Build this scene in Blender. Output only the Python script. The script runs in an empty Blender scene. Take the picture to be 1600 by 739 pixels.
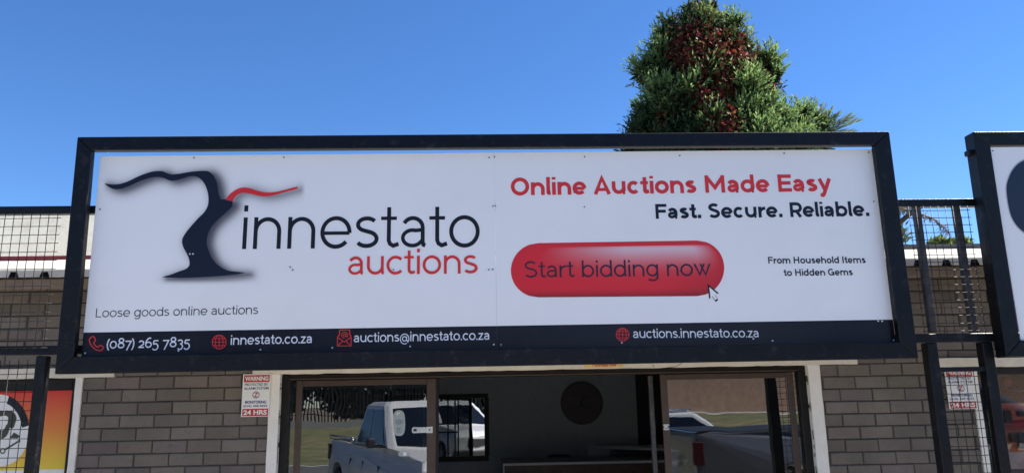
import bpy, bmesh, math, random
import numpy as np
from mathutils import Vector, Matrix, noise as mnoise
from mathutils.geometry import tessellate_polygon

sc = bpy.context.scene
COL = sc.collection
R = math.radians
random.seed(7)
rng = np.random.default_rng(7)

# ------------------------------------------------------------------ camera
CAM = Vector((0.0, -5.45, 1.90))
PSI, PIT, ROL, FPX = R(1.883), R(12.133), R(1.077), 1200.0
_f = Vector((math.sin(PSI)*math.cos(PIT), math.cos(PSI)*math.cos(PIT), math.sin(PIT)))
_r0 = Vector((math.cos(PSI), -math.sin(PSI), 0))
_u0 = _r0.cross(_f)
_u = _u0*math.cos(ROL) + _r0*math.sin(ROL)
_r = _r0*math.cos(ROL) - _u0*math.sin(ROL)
cd = bpy.data.cameras.new('camera')
cd.sensor_width = 36.0
cd.lens = FPX/1600.0*36.0
cd.clip_end = 3000
cam = bpy.data.objects.new('camera', cd)
M3 = Matrix((_r, _u, -_f)).transposed()
cam.matrix_world = Matrix.Translation(CAM) @ M3.to_4x4()
COL.objects.link(cam)
sc.camera = cam

# ------------------------------------------------------------------ light
SUN_EL, SUN_AZ = R(50), R(79)          # azimuth measured from +y (into the picture) towards +x
w = bpy.data.worlds.new('World'); sc.world = w; w.use_nodes = True
nt = w.node_tree
sky = nt.nodes.new('ShaderNodeTexSky'); sky.sky_type = 'NISHITA'; sky.sun_disc = False
sky.sun_elevation = SUN_EL; sky.sun_rotation = SUN_AZ
sky.altitude = 1300; sky.air_density = 1.0; sky.dust_density = 0.0; sky.ozone_density = 6.0
bg = nt.nodes['Background']; bg.inputs[1].default_value = 0.075
hs = nt.nodes.new('ShaderNodeHueSaturation'); hs.inputs['Hue'].default_value = .505; hs.inputs['Saturation'].default_value = 1.15
nt.links.new(sky.outputs[0], hs.inputs['Color']); nt.links.new(hs.outputs[0], bg.inputs[0])
sl = bpy.data.lights.new('sun', 'SUN'); sl.energy = 5.0; sl.angle = R(0.53); sl.color = (1.0, 0.95, 0.87)
so = bpy.data.objects.new('sun', sl); COL.objects.link(so)
sd = Vector((math.sin(SUN_AZ)*math.cos(SUN_EL), math.cos(SUN_AZ)*math.cos(SUN_EL), math.sin(SUN_EL)))
so.rotation_euler = sd.to_track_quat('Z', 'Y').to_euler(); so.location = (8, 8, 14)
vs = sc.view_settings
vs.view_transform = 'Standard'; vs.look = 'None'; vs.gamma = 1.0; vs.use_curve_mapping = False
vs.exposure = 1.42
sc.render.engine = 'CYCLES'
sc.cycles.use_denoising = True
sc.cycles.max_bounces = 8; sc.cycles.transparent_max_bounces = 24
sc.cycles.sample_clamp_indirect = 6

# ------------------------------------------------------------------ helpers
def P(px, py, Y):
    """where the photo's sight line through (px, py) meets the upright plane y = Y"""
    d = _r*((px-800)/FPX) + _u*((369.5-py)/FPX) + _f
    return CAM + d*((Y-CAM.y)/d.y)
def X(px, py, Y): return P(px, py, Y).x
def Z(px, py, Y): return P(px, py, Y).z

def tag(o, label=None, cat=None, group=None, kind=None):
    if label: o['label'] = label
    if cat: o['category'] = cat
    if group: o['group'] = group
    if kind: o['kind'] = kind
    return o
def thing(name, label, cat, loc=(0, 0, 0), group=None):
    o = bpy.data.objects.new(name, None); COL.objects.link(o)
    o.location = loc; o.empty_display_size = 0.1
    return tag(o, label, cat, group)
def copy_tree(o, parent=None):
    c = o.copy(); COL.objects.link(c)
    if parent: c.parent = parent
    for ch in list(o.children): copy_tree(ch, c)
    return c
def wloc(o):
    v = Vector((0, 0, 0))
    while o is not None:
        v += Vector(o.location); o = o.parent
    return v

class MB:
    def __init__(s): s.v = []; s.f = []; s.c = []
    def add(s, vs, fs, col=None):
        b = len(s.v); s.v += [tuple(p) for p in vs]
        for f in fs:
            s.f.append(tuple(b+i for i in f)); s.c.append(col)
        return s
    def box(s, x0, x1, y0, y1, z0, z1, col=None):
        if x0 > x1: x0, x1 = x1, x0
        if y0 > y1: y0, y1 = y1, y0
        if z0 > z1: z0, z1 = z1, z0
        vs = [(x, y, z) for x in (x0, x1) for y in (y0, y1) for z in (z0, z1)]
        return s.add(vs, [(0,1,3,2),(4,6,7,5),(0,4,5,1),(2,3,7,6),(0,2,6,4),(1,5,7,3)], col)
    def hexa(s, a, b, col=None):
        """two quads, corner to corner"""
        return s.add(list(a)+list(b), [(3,2,1,0),(4,5,6,7),(0,1,5,4),(1,2,6,5),(2,3,7,6),(3,0,4,7)], col)
    def bar(s, p, q, w, d, col=None):
        """a bar from p to q in an upright plane: w across in the plane, d along +y behind"""
        p = Vector(p); q = Vector(q); t = (q-p).normalized()
        n = Vector((t.z, 0, -t.x))*(w/2); dy = Vector((0, d, 0))
        a = [p-n, p+n, p+n+dy, p-n+dy]; b = [q-n, q+n, q+n+dy, q-n+dy]
        return s.hexa(a, b, col)
    def tube(s, pts, rad, n=8, col=None, caps=True):
        pts = [Vector(p) for p in pts]; m = len(pts)
        rr = rad if isinstance(rad, (list, tuple)) else [rad]*m
        vs = []; up = Vector((0.13, 0.21, 0.97))
        for i, p in enumerate(pts):
            t = (pts[min(i+1, m-1)]-pts[max(i-1, 0)]).normalized()
            a = t.cross(up)
            if a.length < .05: a = t.cross(Vector((1, 0, 0)))
            a.normalize(); b = t.cross(a)
            for k in range(n):
                th = 2*math.pi*k/n
                vs.append(p+(a*math.cos(th)+b*math.sin(th))*rr[i])
        fs = [(i*n+k, i*n+(k+1) % n, (i+1)*n+(k+1) % n, (i+1)*n+k) for i in range(m-1) for k in range(n)]
        if caps: fs += [tuple(range(n-1, -1, -1)), tuple(range((m-1)*n, m*n))]
        return s.add(vs, fs, col)
    def poly(s, pts, col=None):
        pts = [Vector(p) for p in pts]
        tr = tessellate_polygon([pts])
        return s.add(pts, [tuple(t) for t in tr], col)
    def slab(s, pts, dvec, col=None):
        """a polygon outline given thickness along dvec"""
        pts = [Vector(p) for p in pts]; n = len(pts); dv = Vector(dvec)
        tr = tessellate_polygon([pts])
        fs = [tuple(t) for t in tr] + [tuple(n+i for i in t[::-1]) for t in tr]
        fs += [(i, (i+1) % n, n+(i+1) % n, n+i) for i in range(n)]
        return s.add(pts+[p+dv for p in pts], fs, col)
    def disc(s, c, rx, rz, y0, y1, n=48, col=None):
        c = Vector(c)
        pts = [Vector((c.x+rx*math.cos(2*math.pi*k/n), y0, c.z+rz*math.sin(2*math.pi*k/n))) for k in range(n)]
        return s.slab(pts, (0, y1-y0, 0), col)
    def build(s, name, m, parent=None, bevel=0, smooth=False, label=None, segs=1, recalc=True):
        off = wloc(parent) if parent else Vector((0, 0, 0))
        me = bpy.data.meshes.new(name)
        me.from_pydata([(x-off.x, y-off.y, z-off.z) for x, y, z in s.v], [], s.f)
        if any(c is not None for c in s.c):
            at = me.attributes.new('Col', 'FLOAT_COLOR', 'CORNER')
            cs = []
            for c, f in zip(s.c, s.f): cs += list((c or (1, 1, 1))[:3]+(1.0,))*len(f)
            at.data.foreach_set('color', cs)
        if recalc or bevel:
            bm = bmesh.new(); bm.from_mesh(me)
            bmesh.ops.recalc_face_normals(bm, faces=bm.faces)
            if bevel:
                es = [e for e in bm.edges if len(e.link_faces) == 2 and e.calc_face_angle(0) > .5]
                bmesh.ops.bevel(bm, geom=es, offset=bevel, segments=segs, affect='EDGES', profile=.6)
            bm.to_mesh(me); bm.free()
        if smooth:
            for p in me.polygons: p.use_smooth = True
        me.materials.append(m)
        o = bpy.data.objects.new(name, me); COL.objects.link(o)
        if parent: o.parent = parent
        if label: o['label'] = label
        return o

def from_np(name, V, F, C, m, parent=None):
    """V (n,3), F (k,4) quads, C (k,3) face colours"""
    off = wloc(parent) if parent else Vector((0, 0, 0))
    me = bpy.data.meshes.new(name)
    V = V-np.array(off)
    me.vertices.add(len(V)); me.vertices.foreach_set('co', V.astype(np.float32).ravel())
    k = F.shape[1]
    me.loops.add(F.size); me.loops.foreach_set('vertex_index', F.astype(np.int32).ravel())
    me.polygons.add(len(F)); me.polygons.foreach_set('loop_start', np.arange(0, F.size, k, dtype=np.int32))
    me.polygons.foreach_set('loop_total', np.full(len(F), k, dtype=np.int32))
    me.update(calc_edges=True)
    at = me.attributes.new('Col', 'FLOAT_COLOR', 'CORNER')
    cc = np.ones((len(F), k, 4), np.float32); cc[:, :, :3] = C[:, None, :]
    at.data.foreach_set('color', cc.ravel())
    me.materials.append(m)
    o = bpy.data.objects.new(name, me); COL.objects.link(o)
    if parent: o.parent = parent
    return o

# ------------------------------------------------------------------ materials
def mat(name, col, rough=.6, metal=0.0, var=0.0, vscale=8.0, bump=0.0, bscale=40.0, spec=.5, dirt=None, vcol=False, coat=0.0):
    m = bpy.data.materials.new(name); m.use_nodes = True
    n = m.node_tree.nodes; l = m.node_tree.links; b = n['Principled BSDF']
    b.inputs['Roughness'].default_value = rough; b.inputs['Metallic'].default_value = metal
    b.inputs['Specular IOR Level'].default_value = spec
    b.inputs['Coat Weight'].default_value = coat
    b.inputs['Base Color'].default_value = (*col, 1)
    src = None
    tc = n.new('ShaderNodeTexCoord')
    if vcol:
        a = n.new('ShaderNodeAttribute'); a.attribute_name = 'Col'; src = a.outputs['Color']
    if var:
        t = n.new('ShaderNodeTexNoise'); t.inputs['Scale'].default_value = vscale; t.inputs['Detail'].default_value = 8
        t.inputs['Roughness'].default_value = .65
        l.new(tc.outputs['Object'], t.inputs['Vector'])
        mr = n.new('ShaderNodeMapRange'); mr.inputs[1].default_value = .3; mr.inputs[2].default_value = .7
        mr.inputs[3].default_value = 1-var; mr.inputs[4].default_value = 1+var
        l.new(t.outputs['Fac'], mr.inputs[0])
        mx = n.new('ShaderNodeMix'); mx.data_type = 'RGBA'; mx.blend_type = 'MULTIPLY'; mx.inputs[0].default_value = 1
        if src: l.new(src, mx.inputs[6])
        else: mx.inputs[6].default_value = (*col, 1)
        l.new(mr.outputs[0], mx.inputs[7]); src = mx.outputs[2]
    if dirt:
        dcol, dsc, lo, hi = dirt
        t2 = n.new('ShaderNodeTexNoise'); t2.inputs['Scale'].default_value = dsc; t2.inputs['Detail'].default_value = 10
        t2.inputs['Roughness'].default_value = .7
        l.new(tc.outputs['Object'], t2.inputs['Vector'])
        m2 = n.new('ShaderNodeMapRange'); m2.inputs[1].default_value = lo; m2.inputs[2].default_value = hi
        l.new(t2.outputs['Fac'], m2.inputs[0])
        mx2 = n.new('ShaderNodeMix'); mx2.data_type = 'RGBA'
        l.new(m2.outputs[0], mx2.inputs[0])
        if src: l.new(src, mx2.inputs[6])
        else: mx2.inputs[6].default_value = (*col, 1)
        mx2.inputs[7].default_value = (*dcol, 1); src = mx2.outputs[2]
    if src: l.new(src, b.inputs['Base Color'])
    if bump:
        t3 = n.new('ShaderNodeTexNoise'); t3.inputs['Scale'].default_value = bscale; t3.inputs['Detail'].default_value = 6
        l.new(tc.outputs['Object'], t3.inputs['Vector'])
        bp = n.new('ShaderNodeBump'); bp.inputs['Strength'].default_value = bump; bp.inputs['Distance'].default_value = .01
        l.new(t3.outputs['Fac'], bp.inputs['Height']); l.new(bp.outputs[0], b.inputs['Normal'])
    return m

def glass(name, tint, refl, rough=0.0):
    m = bpy.data.materials.new(name); m.use_nodes = True
    n = m.node_tree.nodes; l = m.node_tree.links
    n.remove(n['Principled BSDF'])
    t = n.new('ShaderNodeBsdfTransparent'); t.inputs[0].default_value = (*tint, 1)
    g = n.new('ShaderNodeBsdfGlossy'); g.inputs['Roughness'].default_value = rough; g.inputs[0].default_value = (.95, .97, 1, 1)
    fr = n.new('ShaderNodeFresnel'); fr.inputs[0].default_value = 1.5
    mr = n.new('ShaderNodeMapRange'); mr.inputs[1].default_value = .04; mr.inputs[2].default_value = 1
    mr.inputs[3].default_value = refl; mr.inputs[4].default_value = 1
    l.new(fr.outputs[0], mr.inputs[0])
    # slight waviness of the sheet
    tc = n.new('ShaderNodeTexCoord'); tx = n.new('ShaderNodeTexNoise'); tx.inputs['Scale'].default_value = 2.2
    l.new(tc.outputs['Object'], tx.inputs['Vector'])
    bp = n.new('ShaderNodeBump'); bp.inputs['Strength'].default_value = .05; bp.inputs['Distance'].default_value = .02
    l.new(tx.outputs['Fac'], bp.inputs['Height']); l.new(bp.outputs[0], g.inputs['Normal'])
    mx = n.new('ShaderNodeMixShader')
    l.new(mr.outputs[0], mx.inputs[0]); l.new(t.outputs[0], mx.inputs[1]); l.new(g.outputs[0], mx.inputs[2])
    l.new(mx.outputs[0], n['Material Output'].inputs[0])
    return m

M = {}
M['black_steel'] = mat('black_steel', (.0035, .004, .006), .42, 0, .4, 5, .25, 60, spec=.26, dirt=((.045, .044, .045), 13, .55, .85))
M['grey_steel'] = mat('grey_steel', (.038, .034, .034), .5, 0, .4, 7, .2, 60, dirt=((.13, .11, .09), 14, .5, .8))
M['wire'] = mat('wire', (.014, .014, .014), .4, .2)
M['vinyl'] = mat('vinyl', (.81, .81, .82), .22, 0, .03, .7, .10, 1.3, spec=.5, dirt=((.74, .74, .73), 1.6, .55, .95))
M['vinyl_dark'] = mat('vinyl_dark', (.007, .006, .012), .30, 0, .3, 2.0, .06, 1.3, spec=.35, dirt=((.02, .02, .026), 14, .55, .9))
M['ink_navy'] = mat('ink_navy', (.004, .007, .022), .45, spec=.35)
M['ink_black'] = mat('ink_black', (.006, .006, .012), .45, spec=.35)
M['ink_red'] = mat('ink_red', (.66, .026, .028), .4)
M['ink_bright_red'] = mat('ink_bright_red', (.66, .02, .02), .4)
M['ink_pale'] = mat('ink_pale', (.72, .75, .82), .4)
M['ink_plum'] = mat('ink_plum', (.030, .006, .026), .4)
M['print'] = mat('print', (1, 1, 1), .36, vcol=True)
M['screw'] = mat('screw', (.10, .10, .10), .35, .7)
M['screw_bright'] = mat('screw_bright', (.7, .7, .7), .4, .3)
M['brick'] = mat('brick', (.19, .165, .142), .85, 0, .18, 3.0, .5, 120, vcol=True, dirt=((.085, .072, .06), 21, .54, .82))
M['mortar'] = mat('mortar', (.058, .050, .043), .95, 0, .3, 30, .6, 150)
M['plaster'] = mat('plaster', (.62, .57, .46), .8, 0, .10, 6, .3, 90, dirt=((.36, .31, .23), 11, .6, .85))
M['plaster_white'] = mat('plaster_white', (.72, .69, .62), .75, 0, .08, 6, .3, 90, dirt=((.42, .38, .31), 13, .62, .85))
M['dark_frame'] = mat('dark_frame', (.010, .008, .007), .45, 0, .3, 10, spec=.25)
M['brown_frame'] = mat('brown_frame', (.062, .040, .029), .42, .25, .15, 12)
M['door_glass'] = glass('door_glass', (.50, .52, .52), .16)
M['room_glass'] = glass('room_glass', (.10, .10, .12), .45)
M['window_glass'] = glass('window_glass', (.85, .85, .85), .05)
M['room_wall'] = mat('room_wall', (.40, .43, .46), .8, 0, .08, 14, .3, 160)
M['room_dark'] = mat('room_dark', (.03, .032, .035), .8)
M['room_floor'] = mat('room_floor', (.45, .43, .40), .35, 0, .15, 4)
M['room_ceiling'] = mat('room_ceiling', (.8, .8, .78), .9)
M['roof_white'] = mat('roof_white', (.74, .72, .66), .5, 0, .10, 7, dirt=((.45, .40, .32), 9, .55, .85))
M['roof_cream'] = mat('roof_cream', (.50, .48, .40), .7, 0, .08, 5, .2, 60, dirt=((.36, .33, .26), 6, .5, .8))
M['roof_grey'] = mat('roof_grey', (.16, .16, .15), .7, 0, .2, 8)
M['flashing_red'] = mat('flashing_red', (.26, .035, .035), .6, 0, .2, 12)
M['flashing_dark'] = mat('flashing_dark', (.10, .025, .03), .6, 0, .2, 12)
def sheer(m, tr):
    """sheet that lets part of the sun through"""
    n = m.node_tree.nodes; l = m.node_tree.links; b = n['Principled BSDF']
    t = n.new('ShaderNodeBsdfTranslucent'); t.inputs[0].default_value = (.85, .80, .70, 1); x = n.new('ShaderNodeMixShader'); x.inputs[0].default_value = tr
    l.new(b.outputs[0], x.inputs[1]); l.new(t.outputs[0], x.inputs[2]); l.new(x.outputs[0], n['Material Output'].inputs[0])
sheer(M['roof_white'], .45)
M['void'] = mat('void', (.006, .006, .006), .95, spec=.1)  # near-black for the painted shade in the rib ends, and for cracks
M['timber'] = mat('timber', (.20, .145, .10), .8, 0, .2, 9, .3, 40)
M['sign_plate'] = mat('sign_plate', (.70, .70, .66), .45, 0, .05, 12)
M['sign_red'] = mat('sign_red', (.42, .022, .024), .45)
M['sign_blue'] = mat('sign_blue', (.035, .045, .17), .45)
M['plate_yellow'] = mat('plate_yellow', (.66, .46, .16), .5, 0, .15, 25)
M['wood'] = mat('wood', (.105, .062, .04), .5, 0, .3, 6)
M['white_edge'] = mat('white_edge', (.65, .66, .68), .45)
M['counter_top'] = mat('counter_top', (.13, .13, .135), .4)
M['desk_top'] = mat('desk_top', (.62, .66, .66), .35)
M['disc'] = mat('disc', (.06, .045, .05), .5)
M['disc_ink'] = mat('disc_ink', (.010, .010, .012), .4)
M['chrome'] = mat('chrome', (.62, .62, .60), .22, .9)
M['leaf'] = mat('leaf', (1, 1, 1), .6, vcol=True, spec=.12)
def leafy(m, tr):
    n = m.node_tree.nodes; l = m.node_tree.links; b = n['Principled BSDF']
    t = n.new('ShaderNodeBsdfTranslucent'); a = [q for q in n if q.type == 'ATTRIBUTE'][0]; x = n.new('ShaderNodeMixShader'); x.inputs[0].default_value = tr
    l.new(a.outputs['Color'], t.inputs[0]); l.new(b.outputs[0], x.inputs[1]); l.new(t.outputs[0], x.inputs[2]); l.new(x.outputs[0], n['Material Output'].inputs[0])
    return m
leafy(M['leaf'], .40)
M['bark'] = mat('bark', (.10, .065, .045), .9, 0, .3, 12, .8, 30)
M['asphalt'] = mat('asphalt', (.10, .095, .085), .9, 0, .25, 2, .4, 90)
M['paving'] = mat('paving', (.44, .40, .345), .85, 0, .18, 3, .4, 60)
M['kerb'] = mat('kerb', (.42, .40, .36), .85, 0, .15, 6)
M['lawn'] = mat('lawn', (.105, .110, .045), .9, 0, .45, 1.3, .6, 30, dirt=((.22, .18, .09), .7, .45, .7))
M['face_brick'] = mat('face_brick', (.46, .30, .21), .85, 0, .2, 2.5)
M['car_white'] = mat('car_white', (.62, .63, .64), .25, 0, 0, coat=.8)
M['car_grey'] = mat('car_grey', (.13, .135, .15), .28, .4, 0, coat=.8)
M['car_silver'] = mat('car_silver', (.54, .54, .54), .45, 0, coat=.15)
M['car_glass'] = mat('car_glass', (.008, .009, .010), .05, 0, spec=.8)
M['rubber'] = mat('rubber', (.012, .012, .012), .8)
M['rim'] = mat('rim', (.35, .35, .36), .3, .8)
M['plastic'] = mat('plastic', (.02, .02, .021), .5)
M['tail_red'] = mat('tail_red', (.05, .008, .010), .3)
M['lamp_clear'] = mat('lamp_clear', (.6, .62, .65), .12, .3)

# a soft printed shadow: dark ink that thins out to nothing
def shade_mat():
    m = bpy.data.materials.new('ink_shade'); m.use_nodes = True
    n = m.node_tree.nodes; l = m.node_tree.links; b = n['Principled BSDF']
    b.inputs['Base Color'].default_value = (.05, .045, .07, 1); b.inputs['Roughness'].default_value = .4
    a = n.new('ShaderNodeAttribute'); a.attribute_name = 'Col'
    t = n.new('ShaderNodeBsdfTransparent'); mx = n.new('ShaderNodeMixShader')
    l.new(a.outputs['Fac'], mx.inputs[0]); l.new(t.outputs[0], mx.inputs[1]); l.new(b.outputs[0], mx.inputs[2])
    l.new(mx.outputs[0], n['Material Output'].inputs[0])
    return m
M['ink_shade'] = shade_mat()

# ------------------------------------------------------------------ lettering: a light geometric sans drawn with strokes
def arc(cx, cy, rx, ry, a0, a1):
    n = max(4, int(abs(a1-a0)/10)+1)
    return [(cx+rx*math.cos(R(a0+(a1-a0)*i/n)), cy+ry*math.sin(R(a0+(a1-a0)*i/n))) for i in range(n+1)]
XH, KH, AH, DH = .519, .71, .725, -.21
def glyph(ch, w):
    """-> ink width, left bearing, right bearing, strokes [(points, closed, width factor)]"""
    h = w/2; S = []; g = lambda p, c=False, k=1.0: S.append((p, c, k))
    lb = rb = .055-(w-.067)*.25
    rd = .03-(w-.067)*.15
    bw = (w-.067)*1.15
    def sline(W, K, lo, hi):
        rt = K*.245-h*.75; rbm = K*.262-h*.6
        g(arc(W/2+.005, K-h-rt, W/2-h-.018, rt, 33, 250)[:-1] + arc(W/2, h+rbm, W/2-h, rbm, 66, -148))
    if ch in 'nhu':
        W = .458+bw; ry = .20
        if ch == 'u':
            g([(h, XH)]+arc(W/2, h+ry, W/2-h, ry, 180, 360)); g([(W-h, XH), (W-h, .085+h*.3), (W-h+.012, .03+h*.5), (W-h+.045, h)])
            return W+.03, lb, .02, S
        g([(h, 0), (h, XH if ch == 'n' else AH)]); g(arc(W/2, XH-h-ry, W/2-h, ry, 180, 0)+[(W-h, 0)])
        return W, lb, rb, S
    if ch == 'm':
        W = .74+bw*1.6; ry = .17; q = (W-w)/2
        g([(h, 0), (h, XH)])
        for i in (0, 1): g(arc(h+q*(i+.5), XH-h-ry, q/2, ry, 180, 0)+[(h+q*(i+1), 0)])
        return W, lb, rb, S
    if ch == 'r':
        W = .27+bw*.9; g([(h, 0), (h, XH)]); g(arc(W, XH-h-.21, W-h, .21, 180, 92)); return W, lb, .0, S
    if ch == 'i':
        g([(h, 0), (h, XH)]); g([(h, .615), (h, .717)]); return w, lb, rb, S
    if ch == 'l':
        g([(h, AH), (h, .10), (h+.018, .05+h*.4), (h+.055, h), (h+.095, h)]); return h+.095+.0, lb, .025, S
    if ch == 'o':
        W = .515+bw*.6; g(arc(W/2, XH/2, W/2-h, XH/2-h+.008, 0, 350), True); return W, rd, rd, S
    if ch == 'c':
        W = .46+bw*.6; g(arc(.258, XH/2, .258-h, XH/2-h+.008, 43, 317)); return W, rd, rd*.6, S
    if ch == 'e':
        W = .52+bw*.4; g([(h*.9, XH/2-.012), (W-h, XH/2-.012)], k=.85); g(arc(W/2, XH/2, W/2-h, XH/2-h+.008, -3, 319)); return W, rd, rd, S
    if ch == 'd':
        q = .485+bw*.75; g(arc(.245+bw*.45, XH/2, .245+bw*.45-h, XH/2-h+.008, 0, 350), True)
        g([(q-h, AH), (q-h, .085+h*.3), (q-h+.012, .03+h*.5), (q-h+.045, h)]); return q+.03, rd, .02, S
    if ch == 'b':
        W = .49+bw*.75; g([(h, 0), (h, AH)]); g(arc(W-.245-bw*.45, XH/2, .245+bw*.45-h, XH/2-h+.008, 0, 350), True); return W, lb, rd, S
    if ch == 'g':
        W = .485+bw*.5; g(arc(.245+bw*.3, XH/2, .245+bw*.3-h, XH/2-h+.008, 0, 350), True)
        g([(W-h, XH), (W-h, -.03)]+arc(W/2, -.03, W/2-h, .18-h, 0, -145)[1:]); return W, rd, lb, S
    if ch == 'a':
        W = .445+bw*.7; q = W-.045-h
        g(arc(q-.165, XH-h-.16, .165, .16, 152, 0)+[(q, .085+h*.3), (q+.012, .03+h*.5), (q+.045, h)])
        g([(q, .285+h*.2)]+arc(.195, .155+h*.15, .195-h, .155+h*.15-h, 72, 325)+[(q, .115+h*.3)], k=.92); return W, rd, .02, S
    if ch == 's':
        W = .405+bw*.5; sline(W, XH, 0, 0); return W, .02, .025, S
    if ch == 'S':
        W = .53+bw*.4; sline(W, KH, 0, 0); return W, .04, .035, S
    if ch == 't':
        q = .10+h; g([(q, .67), (q, .12), (q+.02, .05+h*.5), (q+.075, h), (q+.165, .03+h)]); g([(0, XH-h), (.265+bw*.5, XH-h)], k=.85)
        return q+.16, .012, .012, S
    if ch == 'w':
        W = .70+bw; a = .235; 
        g([(h, XH), (a, h*1.3), (W/2+.075, XH)]); g([(W/2-.075, XH), (W-a, h*1.3), (W-h, XH)]); return W, .008, .008, S
    if ch == 'y':
        W = .47+bw; g([(h, XH), (W/2, .03)]); g([(W-h, XH), (W/2-.075, -.12), (W/2-.12, DH+.03+h*.3), (.07, DH+h)]); return W, .008, .008, S
    if ch == 'z':
        W = .40+bw*.5; g([(.015, XH-h), (W-.01, XH-h)]); g([(W-h*1.5, XH-h), (h*1.4, h)]); g([(.0, h), (W, h)]); return W, .03, .03, S
    if ch == '.':
        g([(h*1.1, 0), (h*1.1, w*1.15)], k=1.1); return w*1.1, .04, .04, S
    if ch == '@':
        g(arc(.385, .18, .385-h*.8, .37, -48, 300), k=.8); g(arc(.375, .19, .165, .165, 0, 350), True, .8)
        g([(.55, .36), (.55, .08), (.60, .02), (.68, .05), (.735, .18)], k=.8); return .77, .03, .03, S
    if ch == '(':
        g(arc(.46, .27, .44, .55, 135, 225)); return .16, .03, .0, S
    if ch == ')':
        g(arc(-.30, .27, .44, .55, 45, -45)); return .15, .0, .03, S
    if ch == ' ':
        return .0, .13, .13, S
    if ch == 'O':
        W = .70+bw*.4; g(arc(W/2, KH/2, W/2-h, KH/2-h+.01, 0, 350), True); return W, .035, .035, S
    if ch == 'G':
        W = .66+bw*.3; g(arc(.35, KH/2, .35-h, KH/2-h+.01, 48, 318)+[(W-h, .14)]); g([(W-h, .0), (W-h, .33), (W*.56, .33)]); return W, .035, .05, S
    if ch == 'A':
        W = .66+bw*.5; g([(h, 0), (W/2, KH-h*.7), (W-h, 0)]); g([(W*.2, .19), (W*.8, .19)], k=.85); return W, .008, .008, S
    if ch == 'M':
        W = .70+bw*1.1; g([(h, 0), (h, KH)]); g([(W-h, 0), (W-h, KH)]); g([(h, KH-h*.9), (W/2, .21), (W-h, KH-h*.9)], k=.95); return W, .08, .08, S
    if ch in 'EFL':
        W = {'E': .47, 'F': .45, 'L': .43}[ch]+bw*.9; g([(h, 0), (h, KH)])
        if ch != 'L': g([(h, KH-h), (W, KH-h)], k=.95); g([(h, .36), (W-.04, .36)], k=.95)
        if ch != 'F': g([(h, h), (W, h)], k=.95)
        return W, .08, .03, S
    if ch == 'R':
        W = .53+bw*.4; rr = .20; g([(h, 0), (h, KH)])
        g([(h, KH-h)]+arc(.30+bw*.3, KH-h-(KH-h-.28)/2, rr-h*.2, (KH-h-.28)/2, 90, -90)+[(h, .28)]); g([(.30, .28), (W-h, 0)]); return W, .08, .02, S
    if ch == 'H':
        W = .58+bw*.5; g([(h, 0), (h, KH)]); g([(W-h, 0), (W-h, KH)]); g([(h, .37), (W-h, .37)], k=.95); return W, .08, .08, S
    if ch == 'I':
        g([(h, 0), (h, KH)]); return w, .08, .08, S
    if ch == '0':
        W = .50; g(arc(W/2, XH/2, W/2-h, XH/2-h+.008, 0, 350), True); return W, .03, .03, S
    if ch == '8':
        W = .48; g(arc(W/2, .20, W/2-h, .20-h, 0, 350), True); g(arc(W/2, .535, W/2-h-.04, .175-h, 0, 350), True); return W, .03, .03, S
    if ch == '7':
        W = .44; g([(0, XH-h), (W, XH-h)]); g([(W-h*.9, XH-h), (.12, -.15)]); return W, .02, .02, S
    if ch == '2':
        W = .41; g(arc(.20, XH-h-.15, .165, .15, 160, -30)+[(.02+h, h)]); g([(.01, h), (W, h)]); return W, .03, .03, S
    if ch == '6':
        W = .47; g(arc(W/2, .215, W/2-h, .215-h, 0, 350), True); g([(h, .22), (.06, .42), (.14, .57), (.26, .665), (.40, .655)]); return W, .03, .03, S
    if ch == '3':
        W = .42; g(arc(.19, .355, .165, .13, 150, -85)); g(arc(.20, .035, .20-h*.6, .185, 92, -145)); return W, .02, .03, S
    if ch == '5':
        W = .42; g([(.09, XH-h), (W-.02, XH-h)]); g([(.09, XH-h), (.065, .245)]); g(arc(.195, .06, .20, .21, 128, -145)); return W, .02, .03, S
    raise ValueError(ch)

def ribbon(pts, w, closed):
    P2 = [Vector((p[0], p[1])) for p in pts]; n = len(P2); L = []; Q = []
    for i in range(n):
        a = P2[(i-1) % n] if (closed or i > 0) else None
        b = P2[(i+1) % n] if (closed or i < n-1) else None
        d1 = (P2[i]-a).normalized() if a is not None else None
        d2 = (b-P2[i]).normalized() if b is not None else None
        d1 = d1 or d2; d2 = d2 or d1
        n1 = Vector((-d1.y, d1.x)); n2 = Vector((-d2.y, d2.x)); m = n1+n2
        if m.length < .2: m = n1
        m.normalize(); k = min(1/max(m.dot(n1), .3), 1.9)
        L.append(P2[i]+m*(w/2*k)); Q.append(P2[i]-m*(w/2*k))
    fs = []
    for i in range(n if closed else n-1):
        j = (i+1) % n; fs.append((i, j, n+j, n+i))
    return L+Q, fs

def lettering(name, text, left, right, em_px, weight, Y, m, parent, label=None, off=.0007, track=0.0):
    """left/right: pixel ends of the base line; em_px: type size in pixels"""
    A, B = P(*left, Y), P(*right, Y)
    em = (P(left[0], left[1]-em_px, Y)-A).length
    x = 0; items = []
    for i, ch in enumerate(text):
        W, lb, rb, S = glyph(ch, weight)
        if i: x += lb+track
        items.append((x, S)); x += W
        if i < len(text)-1: x += rb
    total = x; words = [[]]; k = 0
    for ch, it in zip(text, items):
        if ch == ' ': words.append([])
        else: words[-1].append(it)
    for wd_ in words:
        mb = MB()
        for ox, S in wd_:
            for pts, closed, kf in S:
                vs, fs = ribbon(pts, weight*kf, closed)
                yy = Y-off-.00012*(k % 9); k += 1
                out = []
                for v in vs:
                    t = (v.x+ox)/total
                    out.append((A.x+(B.x-A.x)*t, yy, A.z+(B.z-A.z)*t+v.y*em))
                mb.add(out, fs)
        mb.build(name, m, parent, label=label, recalc=False)

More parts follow.
